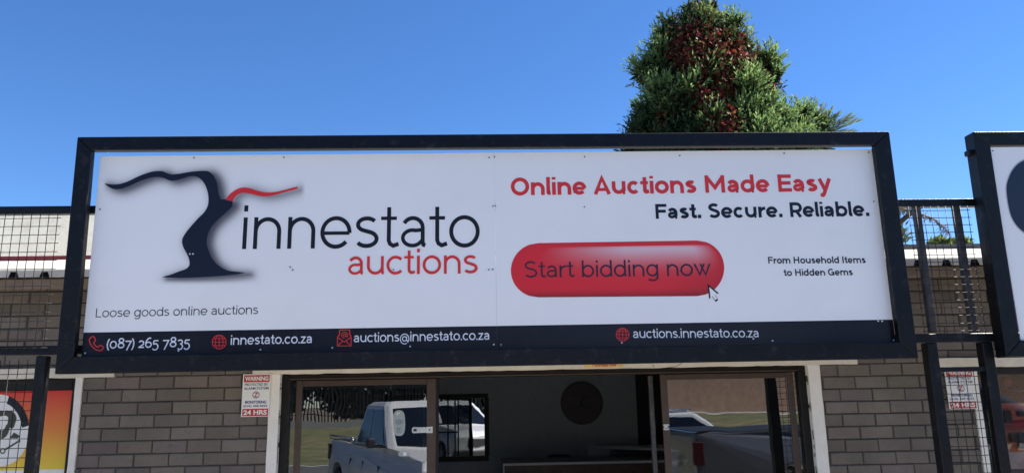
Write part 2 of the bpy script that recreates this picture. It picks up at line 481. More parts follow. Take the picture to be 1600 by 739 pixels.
def font_text(mb, text, c, height, width, Y, bold=0.0, shear=0.0, slope=0.0):
    """built-in typeface, centred at c=(x,z), fitted to width and cap height, added to mb"""
    cu = bpy.data.curves.new('t', 'FONT'); cu.body = text; cu.offset = bold; cu.shear = shear; cu.resolution_u = 4
    ob = bpy.data.objects.new('t', cu); COL.objects.link(ob)
    dg = bpy.context.evaluated_depsgraph_get(); me = bpy.data.meshes.new_from_object(ob.evaluated_get(dg))
    vs = [v.co.copy() for v in me.vertices]; fs = [tuple(p.vertices) for p in me.polygons]
    x0 = min(v.x for v in vs); x1 = max(v.x for v in vs); z0 = min(v.y for v in vs); z1 = max(v.y for v in vs)
    out = []
    for v in vs:
        u = (v.x-x0)/(x1-x0)-.5
        out.append((c[0]+u*width, Y, c[1]+((v.y-z0)/(z1-z0)-.5)*height+u*width*slope))
    mb.add(out, fs)
    bpy.data.objects.remove(ob); bpy.data.curves.remove(cu); bpy.data.meshes.remove(me)

def smooth_closed(pts, sub=5):
    n = len(pts); out = []
    for i in range(n):
        p0, p1, p2, p3 = [np.array(pts[(i+k) % n], float) for k in (-1, 0, 1, 2)]
        if len(pts[i]) > 2: p0 = p1 = np.array(pts[i][:2], float)
        p0, p1, p2, p3 = p0[:2], p1[:2], p2[:2], p3[:2]
        for s in range(sub):
            t = s/sub
            out.append(tuple(.5*((2*p1)+(-p0+p2)*t+(2*p0-5*p1+4*p2-p3)*t*t+(-p0+3*p1-3*p2+p3)*t**3)))
    return out

def sdist(px, pts):
    """signed distance (inside negative) of points px (n,2) to a polygon"""
    a = np.array(pts); b = np.roll(a, -1, 0); d = np.full(len(px), 1e9); ins = np.zeros(len(px), bool)
    for p, q in zip(a, b):
        e = q-p; wv = px-p; t = np.clip((wv@e)/max(e@e, 1e-9), 0, 1)
        d = np.minimum(d, np.hypot(*(wv-t[:, None]*e).T))
        c = ((p[1] > px[:, 1]) != (q[1] > px[:, 1]))
        if c.any():
            xx = p[0]+(px[:, 1]-p[1])*(q[0]-p[0])/((q[1]-p[1]) if q[1] != p[1] else 1e-9)
            ins ^= c & (px[:, 0] < xx)
    return np.where(ins, -d, d)

# ================================================================== THE SETTING
def ground():
    mb = MB(); s = 900
    mb.add([(-s, -s, -.15), (s, -s, -.15), (s, s, -.15), (-s, s, -.15)], [(0, 1, 2, 3)])
    tag(mb.build('ground', mat('earth', (.16, .13, .09), .95, 0, .3, .5), recalc=False), kind='structure')
    mb = MB(); mb.add([(-80, -20.0, -.146), (80, -20.0, -.146), (80, -8.4, -.146), (-80, -8.4, -.146)], [(0, 1, 2, 3)])
    tag(mb.build('road', M['asphalt'], recalc=False), kind='structure')
    mb = MB(); mb.box(-80, 80, -8.3, -.13, -.15, -.03)
    tag(mb.build('pavement', M['paving']), kind='structure')
    mb = MB()
    for x in np.arange(-80, 80, 1.0):
        mb.box(x+.005, x+.995, -20.2, -20.0, -.15, .02); mb.box(x+.005, x+.995, -8.45, -8.3, -.15, -.02)
    tag(mb.build('kerb', M['kerb']), kind='structure')
    # grassy verge rising to the far side of the street
    n = 60; mb = MB(); V = []; F = []
    ys = np.linspace(-20.2, -46, 14)
    for j, y in enumerate(ys):
        for i in range(n+1):
            x = -80+160*i/n
            z = -.02+(1.0 if x > 2 else .55)*min(1, ((-20.2-y)/24))**1.2 + .05*mnoise.noise(Vector((x*.2, y*.2, 0)))
            V.append((x, y, z))
    for j in range(13):
        for i in range(n): F.append((j*(n+1)+i, j*(n+1)+i+1, (j+1)*(n+1)+i+1, (j+1)*(n+1)+i))
    mb.add(V, F); tag(mb.build('grass', M['lawn'], smooth=True), kind='stuff')
ground()

# ================================================================== SHOP BUILDING
BZ = -.15
bld = thing('shop_building', 'grey painted brick shop row with pale door surrounds and a white roof edge', 'building', (0, 0, 0))
xDL, xDR = X(435.5, 640, -.012), X(1268.5, 640, -.012)        # door opening between the plaster piers
xPL, xPR = X(419.5, 640, -.012), X(1287, 640, -.012)          # outer edges of the piers
zLB = Z(850, 577.2, -.012); zLT = zLB+.062                    # lintel band
xLWR = X(112, 660, -.012); xLPR = X(124.5, 640, -.012)        # left shop: window side and outer side of its pier
zLW = Z(50, 591.0, -.012)
xRWL = X(1536, 650, -.012)+.0; xRPL = X(1525, 640, -.012)
zRW = Z(1590, 572.5, -.012)
ZE = Z(760, 441, -.02)+.10                                    # wall top, under the soffit
XMIN, XMAX = -6.2, 6.2

def brick_wall():
    holes = [(-9, xLWR, BZ, zLW), (xDL, xDR, BZ, zLB), (xRWL, 9, BZ, zRW)]
    mb = MB(); ch, cw, j = .0858, .232, .0075
    z00 = Z(375, 604.5, 0); k0 = math.floor((BZ-z00)/ch); x00 = X(165, 596, 0)
    k = k0
    while z00+k*ch < ZE:
        z0 = max(z00+k*ch+j/2, BZ+.001); z1 = min(z00+(k+1)*ch-j/2, ZE)
        off = x00+(0 if k % 2 == 0 else cw/2)
        i = math.floor((XMIN-off)/cw)
        while off+i*cw < XMAX:
            a = off+i*cw+j/2; b = off+(i+1)*cw-j/2; i += 1
            segs = [(a, b)]
            for (h0, h1, hz0, hz1) in holes:
                if z1 > hz0 and z0 < hz1:
                    ns = []
                    for (s0, s1) in segs:
                        if s1 <= h0 or s0 >= h1: ns.append((s0, s1)); continue
                        if s0 < h0: ns.append((s0, h0))
                        if s1 > h1: ns.append((h1, s1))
                    segs = ns
            for (s0, s1) in segs:
                if s1-s0 < .012 or z1-z0 < .01: continue
                y = random.uniform(-.002, .002)
                jz = random.uniform(-.0012, .0012); jx = random.uniform(-.0015, .0015)
                t = random.choice((random.uniform(.86, 1.10), random.uniform(.74, 1.16))); col = (.142*t, .121*t*random.uniform(.97, 1.03), .101*t*random.uniform(.95, 1.05))
                tl = random.uniform(-.0015, .0015)
                e = .005
                q = [(s0+jx, y+.02, z0+jz), (s1+jx, y+.02, z0+jz+tl), (s1+jx, y+.02, z1+jz+tl), (s0+jx, y+.02, z1+jz)]
                f = [(s0+jx+e, y, z0+jz+e), (s1+jx-e, y, z0+jz+tl+e), (s1+jx-e, y, z1+jz+tl-e), (s0+jx+e, y, z1+jz-e)]
                mid = [(s0+jx, y+.005, z0+jz), (s1+jx, y+.005, z0+jz+tl), (s1+jx, y+.005, z1+jz+tl), (s0+jx, y+.005, z1+jz)]
                mb.add(f+mid+q, [(0, 1, 2, 3), (0, 4, 5, 1), (1, 5, 6, 2), (2, 6, 7, 3), (3, 7, 4, 0),
                                 (4, 8, 9, 5), (5, 9, 10, 6), (6, 10, 11, 7), (7, 11, 8, 4)], col)
        k += 1
    mb.build('brick_wall', M['brick'], bld)
    mb = MB(); y0, y1 = .0085, .112
    mb.box(xLWR+.001, xDL-.001, y0, y1, BZ, ZE); mb.box(xDR+.001, xRWL-.001, y0, y1, BZ, ZE)
    mb.box(XMIN, xLWR, y0, y1, zLW+.001, ZE); mb.box(xRWL, XMAX, y0, y1, zRW+.001, ZE); mb.box(xDL, xDR, y0, y1, zLB+.001, ZE)
    mb.build('mortar_backing', M['mortar'], bld)
brick_wall()

def wobbly(x0, x1, z0, z1, y0, y1, n=24, amp=.0022):
    """a hand-plastered band with slightly uneven edges"""
    mb = MB(); long_z = (z1-z0) > (x1-x0); rows = []
    for i in range(n+1):
        t = i/n; ja, jb = random.uniform(-amp, amp), random.uniform(-amp, amp)
        if long_z: z = z0+(z1-z0)*t; rows.append(((x0+ja, z), (x1+jb, z)))
        else: x = x0+(x1-x0)*t; rows.append(((x, z0+ja), (x, z1+jb)))
    for (a, b), (c, d) in zip(rows[:-1], rows[1:]):
        pass
    vs = []; fs = []
    for a, b in rows: vs += [(a[0], y0, a[1]), (b[0], y0, b[1]), (b[0], y1, b[1]), (a[0], y1, a[1])]
    for i in range(n):
        q = i*4
        for k in range(4): fs.append((q+k, q+(k+1) % 4, q+4+(k+1) % 4, q+4+k))
    fs += [(0, 1, 2, 3), (4*n+3, 4*n+2, 4*n+1, 4*n)]
    mb.add(vs, fs); return mb
wobbly(xPL, xDL, BZ, zLB-.001, -.014, .112).build('plaster_pier', M['plaster_white'], bld)
wobbly(xDR, xPR, BZ, zLB-.001, -.014, .112).build('plaster_pier', M['plaster_white'], bld)
wobbly(X(395, 580, -.012), X(1339.5, 567, -.012), zLB, zLT, -.017, .05, 60).build('lintel', M['plaster'], bld)
wobbly(xLWR, xLPR, BZ, zLW-.001, -.014, .112).build('plaster_pier', M['plaster_white'], bld)
wobbly(XMIN, X(178, 586, -.012), zLW, zLW+.068, -.017, .05, 40).build('lintel', M['plaster'], bld)
wobbly(xRPL, xRWL, BZ, zRW-.001, -.014, .112).build('plaster_pier', M['plaster_white'], bld)
wobbly(X(1467, 573, -.012), XMAX, zRW, zRW+.068, -.017, .05, 40).build('lintel', M['plaster'], bld)

m_ = MB()
for k_, pts_ in enumerate(([(1042, 574.6), (1049, 573.6), (1056, 572.4), (1062, 569.5), (1067, 566.0)], [(1019, 569.0), (1022, 571.5), (1021, 573.5)])):
    m_ = MB(); vs_, fs_ = ribbon(pts_, .55, False); m_.add([P(q_.x, q_.y, -.0205) for q_ in vs_], fs_)
    m_.build('crack', M['void'], bld, recalc=False)

# --- roof edge
YE = -.35
def roof():
    zB0 = Z(760, 441, YE+.04); zB1 = Z(760, 426.5, YE+.04)       # timber beam
    mb = MB(); mb.box(XMIN, XMAX, YE+.04, YE+.09, zB0, zB1); mb.build('eave_beam', M['timber'], bld, bevel=.004)
    mb = MB(); mb.box(XMIN, XMAX, YE+.09, .2, zB1-.02, zB1-.012); mb.build('soffit', M['timber'], bld)
    z0 = zB1+.004; pit = math.tan(R(26))
    # white edge sheet, sloping up behind an upright edge strip that is cut out at the rib ends
    zs_ = z0+.046; y2 = YE+.05
    while zs_+(y2-YE)*pit < Z(50, 407.5, y2) and y2 < .3: y2 += .004
    ph = X(22, 428, YE); pitch = .196; th = .006
    sl_ = lambda x, y: (x, y, zs_+(y-YE)*pit)
    m_ = MB(); m_.slab([sl_(XMIN, YE), sl_(XMAX, YE), sl_(XMAX, y2), sl_(XMIN, y2)], (0, 0, th)); m_.build('roof', M['roof_white'], bld)
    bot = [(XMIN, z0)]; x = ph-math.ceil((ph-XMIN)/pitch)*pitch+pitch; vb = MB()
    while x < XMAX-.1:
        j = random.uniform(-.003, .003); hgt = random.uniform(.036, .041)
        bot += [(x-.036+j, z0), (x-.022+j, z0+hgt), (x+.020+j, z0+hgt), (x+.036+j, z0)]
        vb.box(x-.05, x+.05, YE+.012, YE+.016, z0-.001, z0+.044); x += pitch  # thin black plate behind each cut-out, standing for the shade inside
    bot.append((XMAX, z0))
    m_ = MB(); m_.slab([(a_, YE-.001, b_) for a_, b_ in bot]+[(XMAX, YE-.001, zs_-.0005), (XMIN, YE-.001, zs_-.0005)], (0, .004, 0)); m_.build('roof_edge', M['roof_white'], bld)
    vb.build('rib_shade_plate', M['void'], bld)
    zr = zs_+(y2-YE)*pit
    xm = .3
    zl1, zl2 = Z(50, 400, y2), Z(50, 329, y2+.25)
    mb = MB(); mb.box(XMIN, xm, y2, y2+.03, zr-.05, zl1); mb.build('flashing', M['flashing_red'], bld, label='red painted flashing strip')
    mb = MB(); mb.hexa([(XMIN, y2+.01, zl1), (xm, y2+.01, zl1), (xm, y2+.06, zl1), (XMIN, y2+.06, zl1)],
                       [(XMIN, y2+.25, zl2), (xm, y2+.25, zl2), (xm, y2+.30, zl2), (XMIN, y2+.30, zl2)])
    mb.build('parapet', M['roof_cream'], bld, label='cream painted sheet above the red flashing')
    zr1, zr2 = Z(1470, 392.5, y2), Z(1470, 382.5, y2+.02)
    mb = MB(); mb.box(xm+.001, XMAX, y2, y2+.03, zr-.05, zr1); mb.build('flashing', M['flashing_dark'], bld)
    mb = MB(); mb.box(xm+.001, XMAX, y2-.01, y2+.25, zr1, zr2); mb.build('parapet', M['roof_grey'], bld, label='grey parapet strip')
    # body of the building behind
    mb = MB(); mb.box(XMIN, XMAX, y2+.31, 8.0, 2.62, 2.70); mb.build('roof_slab', M['roof_grey'], bld)
    mb = MB(); mb.box(XMIN, XMIN+.1, .12, 8, BZ, 2.62); mb.box(XMAX-.1, XMAX, .12, 8, BZ, 2.62); mb.box(XMIN+.1, XMAX-.1, 7.9, 8, BZ, 2.62)
    mb.build('outer_wall', M['brick'], bld)
roof()

# --- the room
RX0, RX1, RY = -2.6, X(995, 640, 5.6), 5.6
def room():
    wx0, wx1 = X(600, 660, RY), X(763, 660, RY); wz0, wz1 = Z(740, 717.5, RY), Z(740, 617, RY)
    mb = MB()
    mb.box(RX0, wx0, RY, RY+.1, 0, 2.6); mb.box(wx1, RX1, RY, RY+.1, 0, 2.6)
    mb.box(wx0, wx1, RY, RY+.1, 0, wz0); mb.box(wx0, wx1, RY, RY+.1, wz1, 2.6)
    mb.build('room_wall', M['room_wall'], bld, label='dark grey back wall of the shop')
    mb = MB(); mb.box(RX0-.1, RX0, .13, RY+.1, 0, 2.6); mb.build('room_wall', M['room_wall'], bld)
    mb = MB(); mb.box(RX1+.75, RX1+.85, .13, RY+.1, 0, 2.6); mb.box(RX1, RX1+.75, RY-.0, RY+.1, 0, 2.6)
    mb.build('room_wall', M['room_dark'], bld, label='blackish side wall beside the door')
    mb = MB(); mb.box(RX0, RX1+.75, .0, RY, -.1, 0); mb.build('room_floor', M['room_floor'], bld)
    mb = MB(); mb.box(RX0, RX1+.75, .125, RY, 2.50, 2.58); mb.build('room_ceiling', M['room_ceiling'], bld)
    mb = MB(); mb.box(RX0, RX1+.75, RY+1.6, RY+1.7, 0, 2.6); mb.build('room_wall', M['room_dark'], bld)
    # window in the back wall
    fr = MB(); t = .055; y0, y1 = RY-.03, RY+.02
    fr.box(wx0, wx1, y0, y1, wz1-.04, wz1+.02); fr.box(wx0, wx1, y0, y1, wz0-.02, wz0+.05)
    fr.box(wx1-t, wx1+.01, y0, y1, wz0+.05, wz1-.04); fr.box(wx0, wx0+t, y0, y1, wz0+.05, wz1-.04)
    wf = fr.build('window', M['dark_frame'], bld)
    pn = MB(); pn.box(wx0+t, wx1-t, RY+.0, RY+.006, wz0+.05, wz1-.04); pn.build('pane', M['room_glass'], wf)
    b = MB()
    for px in (700, 711, 716): b.box(X(px, 660, RY-.02)-.009, X(px, 660, RY-.02)+.009, RY-.025, RY-.008, wz0+.05, wz1-.04)
    for py in (661, 674): b.box(wx0+t, X(716, py, RY-.02), RY-.045, RY-.026, Z(740, py, RY-.02)-.009, Z(740, py, RY-.02)+.009)
    b.build('burglar_bar', M['dark_frame'], wf)
room()

# --- the doorway
def doorway():
    yF = .035
    fr = MB(); j = .055; hd = .042
    fr.box(xDL, xDL+j, yF, yF+.075, 0, zLB-.002); fr.box(xDR-j, xDR, yF, yF+.075, 0, zLB-.002); fr.box(xDL+j, xDR-j, yF, yF+.075, zLB-hd, zLB-.002)
    df = fr.build('door_frame', M['dark_frame'], bld, bevel=.004)
    br = MB(); br.box(xDL+j, xDR-j, yF-.01, yF-.001, zLB-hd+.004, zLB-hd+.012); br.build('track', M['brown_frame'], df)
    zt = zLB-hd; yl = .05
    def leaf(ls, rs, extra):
        l0, l1 = X(ls[0], 620, yl), X(ls[1], 620, yl); r0, r1 = X(rs[0], 620, yl), X(rs[1], 620, yl)
        m = MB(); m.box(l0, l1, yl, yl+.03, .02, zt-.001); m.box(r0, r1, yl, yl+.03, .02, zt-.001)
        m.box(l1, r0, yl+.002, yl+.028, zt-.042, zt-.002); m.box(l1, r0, yl+.002, yl+.028, .02, .10)
        d = m.build('sliding_door', M['brown_frame'], bld, bevel=.003)
        g = MB(); g.box(l1-.002, r0+.002, yl+.012, yl+.017, .09, zt-.04); g.build('pane', M['door_glass'], d)
        if extra:
            g = MB(); g.box(extra[0], extra[1], yl+.040, yl+.045, .02, zt); g.build('side_pane', M['door_glass'], d)
        return d, l0, l1, r0, r1
    dl, a0, a1, a2, a3 = leaf((462.5, 471.5), (667, 681), None)
    g = MB(); g.box(xDL+j, a0-.001, yl+.020, yl+.025, .02, zt); g.build('side_pane', M['door_glass'], df)
    dr, b0, b1, b2, b3 = leaf((1033.5, 1044), (1233, 1242), None)
    g = MB(); g.box(b3+.001, xDR-j, yl+.020, yl+.025, .02, zt); g.build('side_pane', M['door_glass'], df)
    # dark edge of the second track post beside the opening
    e = MB(); e.box(a3+.001, a3+.018, yl+.01, yl+.05, .0, zt); e.build('edge_strip', M['dark_frame'], dl)
    # hasp on the left leaf
    y = yl-.001; h = MB()
    x0, x1 = X(643.5, 671, y), X(676, 671, y); z0, z1 = Z(660, 676.5, y), Z(660, 666, y)
    h.box(X(666.5, 671, y), x1, y-.006, y, z0, z1); h.box(X(655, 671, y), X(665.5, 671, y), y-.010, y-.001, z0+.003, z1-.003)
    h.tube([(X(666, 671, y), y-.006, z0+.004), (X(666, 671, y), y-.006, z1-.004)], .005, 8)
    pts = [(x0+.014+.014*math.cos(t), y-.008, (z0+z1)/2+(z1-z0)/2*.95*math.sin(t)) for t in np.linspace(math.pi/2, 1.5*math.pi, 12)]
    pts += [(X(655, 671, y), y-.008, z0+.003), (X(655, 671, y), y-.008, z1-.003)]
    h.slab(pts, (0, .006, 0))
    hp = h.build('hasp', M['chrome'], dl, bevel=.0012)
    s = MB(); s.box(x0+.012, x0+.034, y-.0095, y-.0082, (z0+z1)/2-.009, (z0+z1)/2+.009); s.build('slot', M['plastic'], hp)
    s = MB(); s.disc((X(671.3, 671, y), 0, (z0+z1)/2), .006, .006, y-.0085, y-.0062, 12); s.build('screw', M['screw'], hp)
    h = MB(); x0, x1 = X(1036.5, 666, y), X(1045, 666, y)
    h.box(x0, x1, y-.008, y, Z(1040, 671.5, y), Z(1040, 668.5, y)); h.box(x0, x1, y-.008, y, Z(1040, 665, y), Z(1040, 662, y))
    h.box(x0+.004, x1-.006, y-.006, y, Z(1040, 668.4, y), Z(1040, 665.2, y))
    h.build('staple', M['chrome'], dr, bevel=.001)
    # narrow grey stile of the inner leaf, seen edge-on in the opening
    e = MB(); q0 = X(1013, 590, .105); e.box(q0, q0+.030, .105, .135, 0, zt-.01)
    e.build('inner_stile', M['grey_steel'], df)
doorway()

# --- left shop window and right shop window
def side_windows():
    y = .03; fr = MB(); t = .045
    zt = zLW-.001
    fr.box(xLWR-.042, xLWR, y, y+.07, .25, zt); fr.box(XMIN+.1, xLWR-.042, y, y+.07, zt-.078, zt); fr.box(XMIN+.1, xLWR-.042, y, y+.07, .25, .30)
    wl = fr.build('window', M['dark_frame'], bld, bevel=.004)
    g = MB(); g.box(XMIN+.1, xLWR-.042, y+.045, y+.05, .3, zt-.078); g.build('pane', M['window_glass'], wl)
    m = MB(); m.box(XMIN+.1, xLWR, .13, .2, BZ, .25); m.box(XMIN+.1, xLWR-.001, .0, .11, BZ, .25); m.build('sill_wall', M['brick'], bld)
    zt = zRW-.001
    fr = MB(); fr.box(xRWL, xRWL+.035, y, y+.07, .25, zt); fr.box(xRWL+.035, XMAX-.1, y, y+.07, zt-.05, zt); fr.box(xRWL+.035, XMAX-.1, y, y+.07, .25, .30)
    wr = fr.build('window', M['dark_frame'], bld, bevel=.004)
    g = MB(); g.box(xRWL+.035, XMAX-.1, y+.03, y+.035, .3, zt-.05); g.build('pane', M['window_glass'], wr)
    m = MB(); m.box(xRWL+.001, XMAX-.1, .0, .11, BZ, .25); m.build('sill_wall', M['brick'], bld)
side_windows()

# ================================================================== SIGNS
YFR, YPN = -.80, -.745
TREE_PX = [(100,168,1),(125,172),(150,173),(180,168),(215,155),(250,138),(290,122),(330,112),(365,112),(385,120),(405,126),(440,124),(480,117),(520,112),(560,110),(582,114),(602,132),(615,160),(622,190),(628,225),(638,242,1),(660,241),(690,250,1),(687,272),(660,302),(625,332),(595,365),(577,400),(570,440),(580,480),(600,520),(630,550),(670,570),(748,580,1),(700,588),(600,597),(500,602),(420,603),(365,600,1),(400,590),(440,575),(475,562),(490,545),(490,520),(478,490),(462,460),(457,430),(468,405),(490,375),(530,330),(560,300),(577,265),(578,225),(568,185),(550,155),(525,137),(495,135),(460,145),(420,155),(395,153),(370,142),(340,138),(310,142),(270,155),(225,175),(185,190),(155,195),(130,190),(110,178)]
RED_PX = [(658,241,1),(680,215),(710,195),(740,187),(770,190),(810,203),(850,210),(890,207),(930,198),(985,184),(992,188),(985,194),(940,206),(890,220),(850,227),(810,225),(770,215),(735,212),(710,222),(697,236),(688,250,1)]
TREE = [(130+x/2.957, 230+y/2.957) for x, y in smooth_closed(TREE_PX)]
BRANCH = [(130+x/2.957, 230+y/2.957) for x, y in smooth_closed(RED_PX)]

def frame_mesh(o, i, y0, y1):
    mb = MB()
    O = [P(*p, y0) for p in o]; I = [P(*p, y0) for p in i]; d = Vector((0, y1-y0, 0))
    for k in range(4):
        j = (k+1) % 4
        mb.hexa([O[k], O[j], I[j], I[k]], [O[k]+d, O[j]+d, I[j]+d, I[k]+d])
    return mb

def px_strokes(mb, pts, wpx, closed, Y, off, k=0):
    """a printed line following pixel points"""
    vs, fs = ribbon(pts, wpx, closed)
    mb.add([P(v.x, v.y, Y)-Vector((0, off+.0001*k, 0)) for v in vs], fs)

def main_sign():
    s = thing('shop_sign', 'long white sign with a navy tree emblem and a red button, above the door', 'sign', (P(760, 560, YFR).x, YFR, P(760, 560, YFR).z))
    out = [(120.7, 214.2), (1389.6, 205.4), (1435.5, 559.3), (85, 584.2)]
    inn = [(142.5, 235), (1367, 226.5), (1406.5, 534), (114.5, 556.5)]
    frame_mesh(out, inn, YFR, YFR+.05).build('frame', M['black_steel'], s, bevel=.004)
    # two sheets: white field, dark strip below
    def col(t, y): return (157.3+(127.5-157.3)*(y-245)/(556-245), y)
    TL, TR = (157, 244.5), (1363.3, 233.5); BL, BR = (126.5, 566), (1401, 545)
    WL, WR = (130.6, 519.3), (1394.6, 499)
    def lerp(a, b, t): return (a[0]+(b[0]-a[0])*t, a[1]+(b[1]-a[1])*t)
    tt, tw, tb = (772-157)/(1363.3-157), (776.3-130.6)/(1394.6-130.6), (776.8-126.5)/(1401-126.5)
    g = .0004
    for (a0, a1) in ((0, 1), (1, 2)):
        def pick(L, Rr, t): return [L, lerp(L, Rr, t), Rr]
        top, wl, bt = pick(TL, TR, tt), pick(WL, WR, tw), pick(BL, BR, tb)
        q = []
        for row in (top, wl, bt):
            a, b = P(*row[a0], YPN), P(*row[a1], YPN)
            if a0 == 1: a.x += g
            if a1 == 1: b.x -= g
            q.append((a, b))
        def sheet(r0, r1, dy):
            n = 40; m = MB(); (a, b), (c, d) = r0, r1
            m.hexa([a, b, d, c], [p+Vector((0, .004, 0)) for p in (a, b, d, c)])
            return m
        pnl = sheet(q[0], q[1], 0).build('panel', M['vinyl'], s)
        sheet(q[1], q[2], 0).build('contact_strip', M['vinyl_dark'], s, label='dark strip with the contact details')
    # printed soft shadow of the emblem
    nx, ny = 150, 96; x0, x1, y0, y1 = 158, 478, 252, 446
    gx = np.linspace(x0, x1, nx); gy = np.linspace(y0, y1, ny); GX, GY = np.meshgrid(gx, gy); q = np.stack([GX.ravel(), GY.ravel()], 1)
    al = np.zeros(len(q))
    for shp, k in ((TREE, .92), (BRANCH, .60)):
        sh = np.array(shp)+np.array([8.5, 3.0]); dd = sdist(q, sh)
        al = np.maximum(al, k/(1+np.exp((dd-1.5)/4.2)))
    mb = np.array([tuple(P(a, b, YPN)-Vector((0, .0005, 0))) for a, b in q])
    edge = np.minimum.reduce([q[:, 0]-x0, x1-q[:, 0], q[:, 1]-y0, y1-q[:, 1]]); al *= np.clip(edge/8, 0, 1)
    me = bpy.data.meshes.new('emblem_shade'); off = wloc(s)
    F = [(j*nx+i, j*nx+i+1, (j+1)*nx+i+1, (j+1)*nx+i) for j in range(ny-1) for i in range(nx-1)]
    keep = [f for f in F if max(al[list(f)]) > .004]
    used = sorted({i for f in keep for i in f}); idx = {v: i for i, v in enumerate(used)}
    me.from_pydata([tuple(mb[i]-np.array(off)) for i in used], [], [tuple(idx[i] for i in f) for f in keep])
    at = me.attributes.new('Col', 'FLOAT_COLOR', 'POINT')
    at.data.foreach_set('color', np.repeat(al[used], 4).astype(np.float32))
    me.materials.append(M['ink_shade']); o = bpy.data.objects.new('emblem_shade', me); COL.objects.link(o); o.parent = s
    m = MB(); m.poly([P(*p, YPN)-Vector((0, .0010, 0)) for p in TREE]); m.build('tree_emblem', M['ink_navy'], s, recalc=False)
    m = MB(); m.poly([P(*p, YPN)-Vector((0, .0012, 0)) for p in BRANCH]); m.build('branch_emblem', M['ink_bright_red'], s, recalc=False)
    L = lambda *a, **k: lettering('lettering', *a, Y=YPN, parent=s, **k)
    L('innestato', (378.2, 389.3), (749.8, 386.0), 94.5, .067, m=M['ink_black'], label='large navy word innestato')
    L('auctions', (543.8, 429.6), (746.4, 427.2), 55.0, .080, m=M['ink_red'], label='red word auctions', off=.0022)
    L('Online Auctions Made Easy', (798.4, 305.6), (1300.5, 299.0), 38.6, .150, m=M['ink_red'], label='bold red headline')
    L('Fast. Secure. Reliable.', (1024.8, 342.0), (1358.6, 337.8), 32.4, .148, m=M['ink_navy'])
    L('From Household Items', (1200.6, 411.9), (1352.8, 411.0), 14.8, .140, m=M['ink_navy'])
    L('to Hidden Gems', (1224.8, 431.2), (1332.6, 430.0), 14.8, .140, m=M['ink_navy'])
    L('Loose goods online auctions', (149.4, 495.7), (403.2, 490.3), 19.5, .068, m=M['ink_black'])
    L('(087) 265 7835', (166.8, 544.4), (296.4, 541.8), 22.8, .086, m=M['ink_pale'])
    L('innestato.co.za', (360.3, 538.6), (487.8, 535.8), 21.0, .095, m=M['ink_pale'])
    L('auctions@innestato.co.za', (552.8, 534.6), (765.2, 530.4), 20.8, .088, m=M['ink_pale'])
    L('auctions.innestato.co.za', (989.4, 527.9), (1186.2, 526.8), 20.2, .088, m=M['ink_pale'])
    # button with a printed sheen
    c = [(798.5, 380), (1131, 374), (1131, 462), (798.5, 466)]
    nx, ny = 110, 36; V = []; Cc = []
    def base(u, v):
        r = np.array([.66, .014, .022])
        r = r*(1-.55*max(0, (v-.84)/.16)**1.3)*(1-.30*max(0, (u-.72)/.28)*v)
        top = np.clip((v-.075)/.03, 0, 1)                                  # printed rim line along the top
        gl = top*math.exp(-(max(0, v-.10)/.24)**1.7)*np.clip((u-.12)/.42, 0, 1)**1.2*np.clip((.985-u)/.10, 0, 1)*.72
        return r*(1-gl)+np.array([.70, .68, .74])*gl
    for j in range(ny+1):
        v = j/ny; ang = math.acos(1-2*v); vv = v
        rw = 43.0; ins = rw-rw*math.sqrt(max(0, 1-(2*v-1)**2))
        for i in range(nx+1):
            u = i/nx; xx = 798.3+ins+(1131.5-798.3-2*ins)*u
            yt = 380.5+(375.2-380.5)*(xx-798)/333; yb = 464.8+(462.2-464.8)*(xx-798)/333
            V.append(P(xx, yt+(yb-yt)*v, YPN)-Vector((0, .0010, 0)))
    m = MB(); off0 = 0
    m.v = [tuple(p) for p in V]
    for j in range(ny):
        for i in range(nx):
            a = j*(nx+1)+i; m.f.append((a, a+1, a+nx+2, a+nx+1)); m.c.append(tuple(base((i+.5)/nx, (j+.5)/ny)))
    m.build('button_print', M['print'], s, label='glossy red button with a pale sheen', recalc=False)
    L('Start bidding now', (819.2, 433.9), (1111.6, 430.8), 36.2, .078, m=M['ink_plum'], off=.0016)
    cur = [(1106.3, 445.3), (1108.8, 466.7), (1112.6, 462.7), (1118.0, 470.6), (1121.2, 468.0), (1116.4, 460.0), (1122.4, 458.8)]
    ctr = np.mean(cur, 0); m = MB(); m.poly([P(*(ctr+(np.array(p)-ctr)*1.12), YPN)-Vector((0, .0024, 0)) for p in cur])
    co = m.build('cursor', M['ink_black'], s, recalc=False)
    m = MB(); m.poly([P(*(ctr+(np.array(p)-ctr)*.80), YPN)-Vector((0, .0030, 0)) for p in cur]); m.build('cursor_fill', M['vinyl'], co, recalc=False)
    # icons
    m = MB(); ph = smooth_closed([(139.8, 530.5), (143.0, 526.3), (146.8, 525.8), (149.3, 531.5), (146.8, 535.0), (148.8, 539.3), (153.2, 541.9), (156.2, 539.4), (161.0, 541.3), (160.6, 545.2), (157.2, 547.3), (150.2, 546.1), (144.0, 540.8), (140.3, 534.5)], 4)
    px_strokes(m, ph, 1.7, True, YPN, .0008); m.build('phone_icon', M['ink_red'], s, recalc=False)
    for cx, cy, rr in ((342.6, 534.2, 10.8), (972.8, 522.6, 10.0)):
        m = MB(); k = 0
        for rx in (1, .58): px_strokes(m, arc(cx, cy, rr*rx, rr, 0, 350), 1.15, True, YPN, .0008, k); k += 1
        for dy in (-.5, 0, .5):
            hw = rr*math.sqrt(1-dy*dy); px_strokes(m, [(cx-hw, cy+dy*rr), (cx+hw, cy+dy*rr)], 1.1, False, YPN, .0008, k); k += 1
        px_strokes(m, [(cx, cy-rr), (cx, cy+rr)], 1.1, False, YPN, .0008, k)
        m.build('globe_icon', M['ink_red'], s, recalc=False)
    m = MB()
    px_strokes(m, [(527.5, 526), (527.3, 540.2), (548.6, 540.2), (548.6, 525.3)], 1.5, False, YPN, .0008)
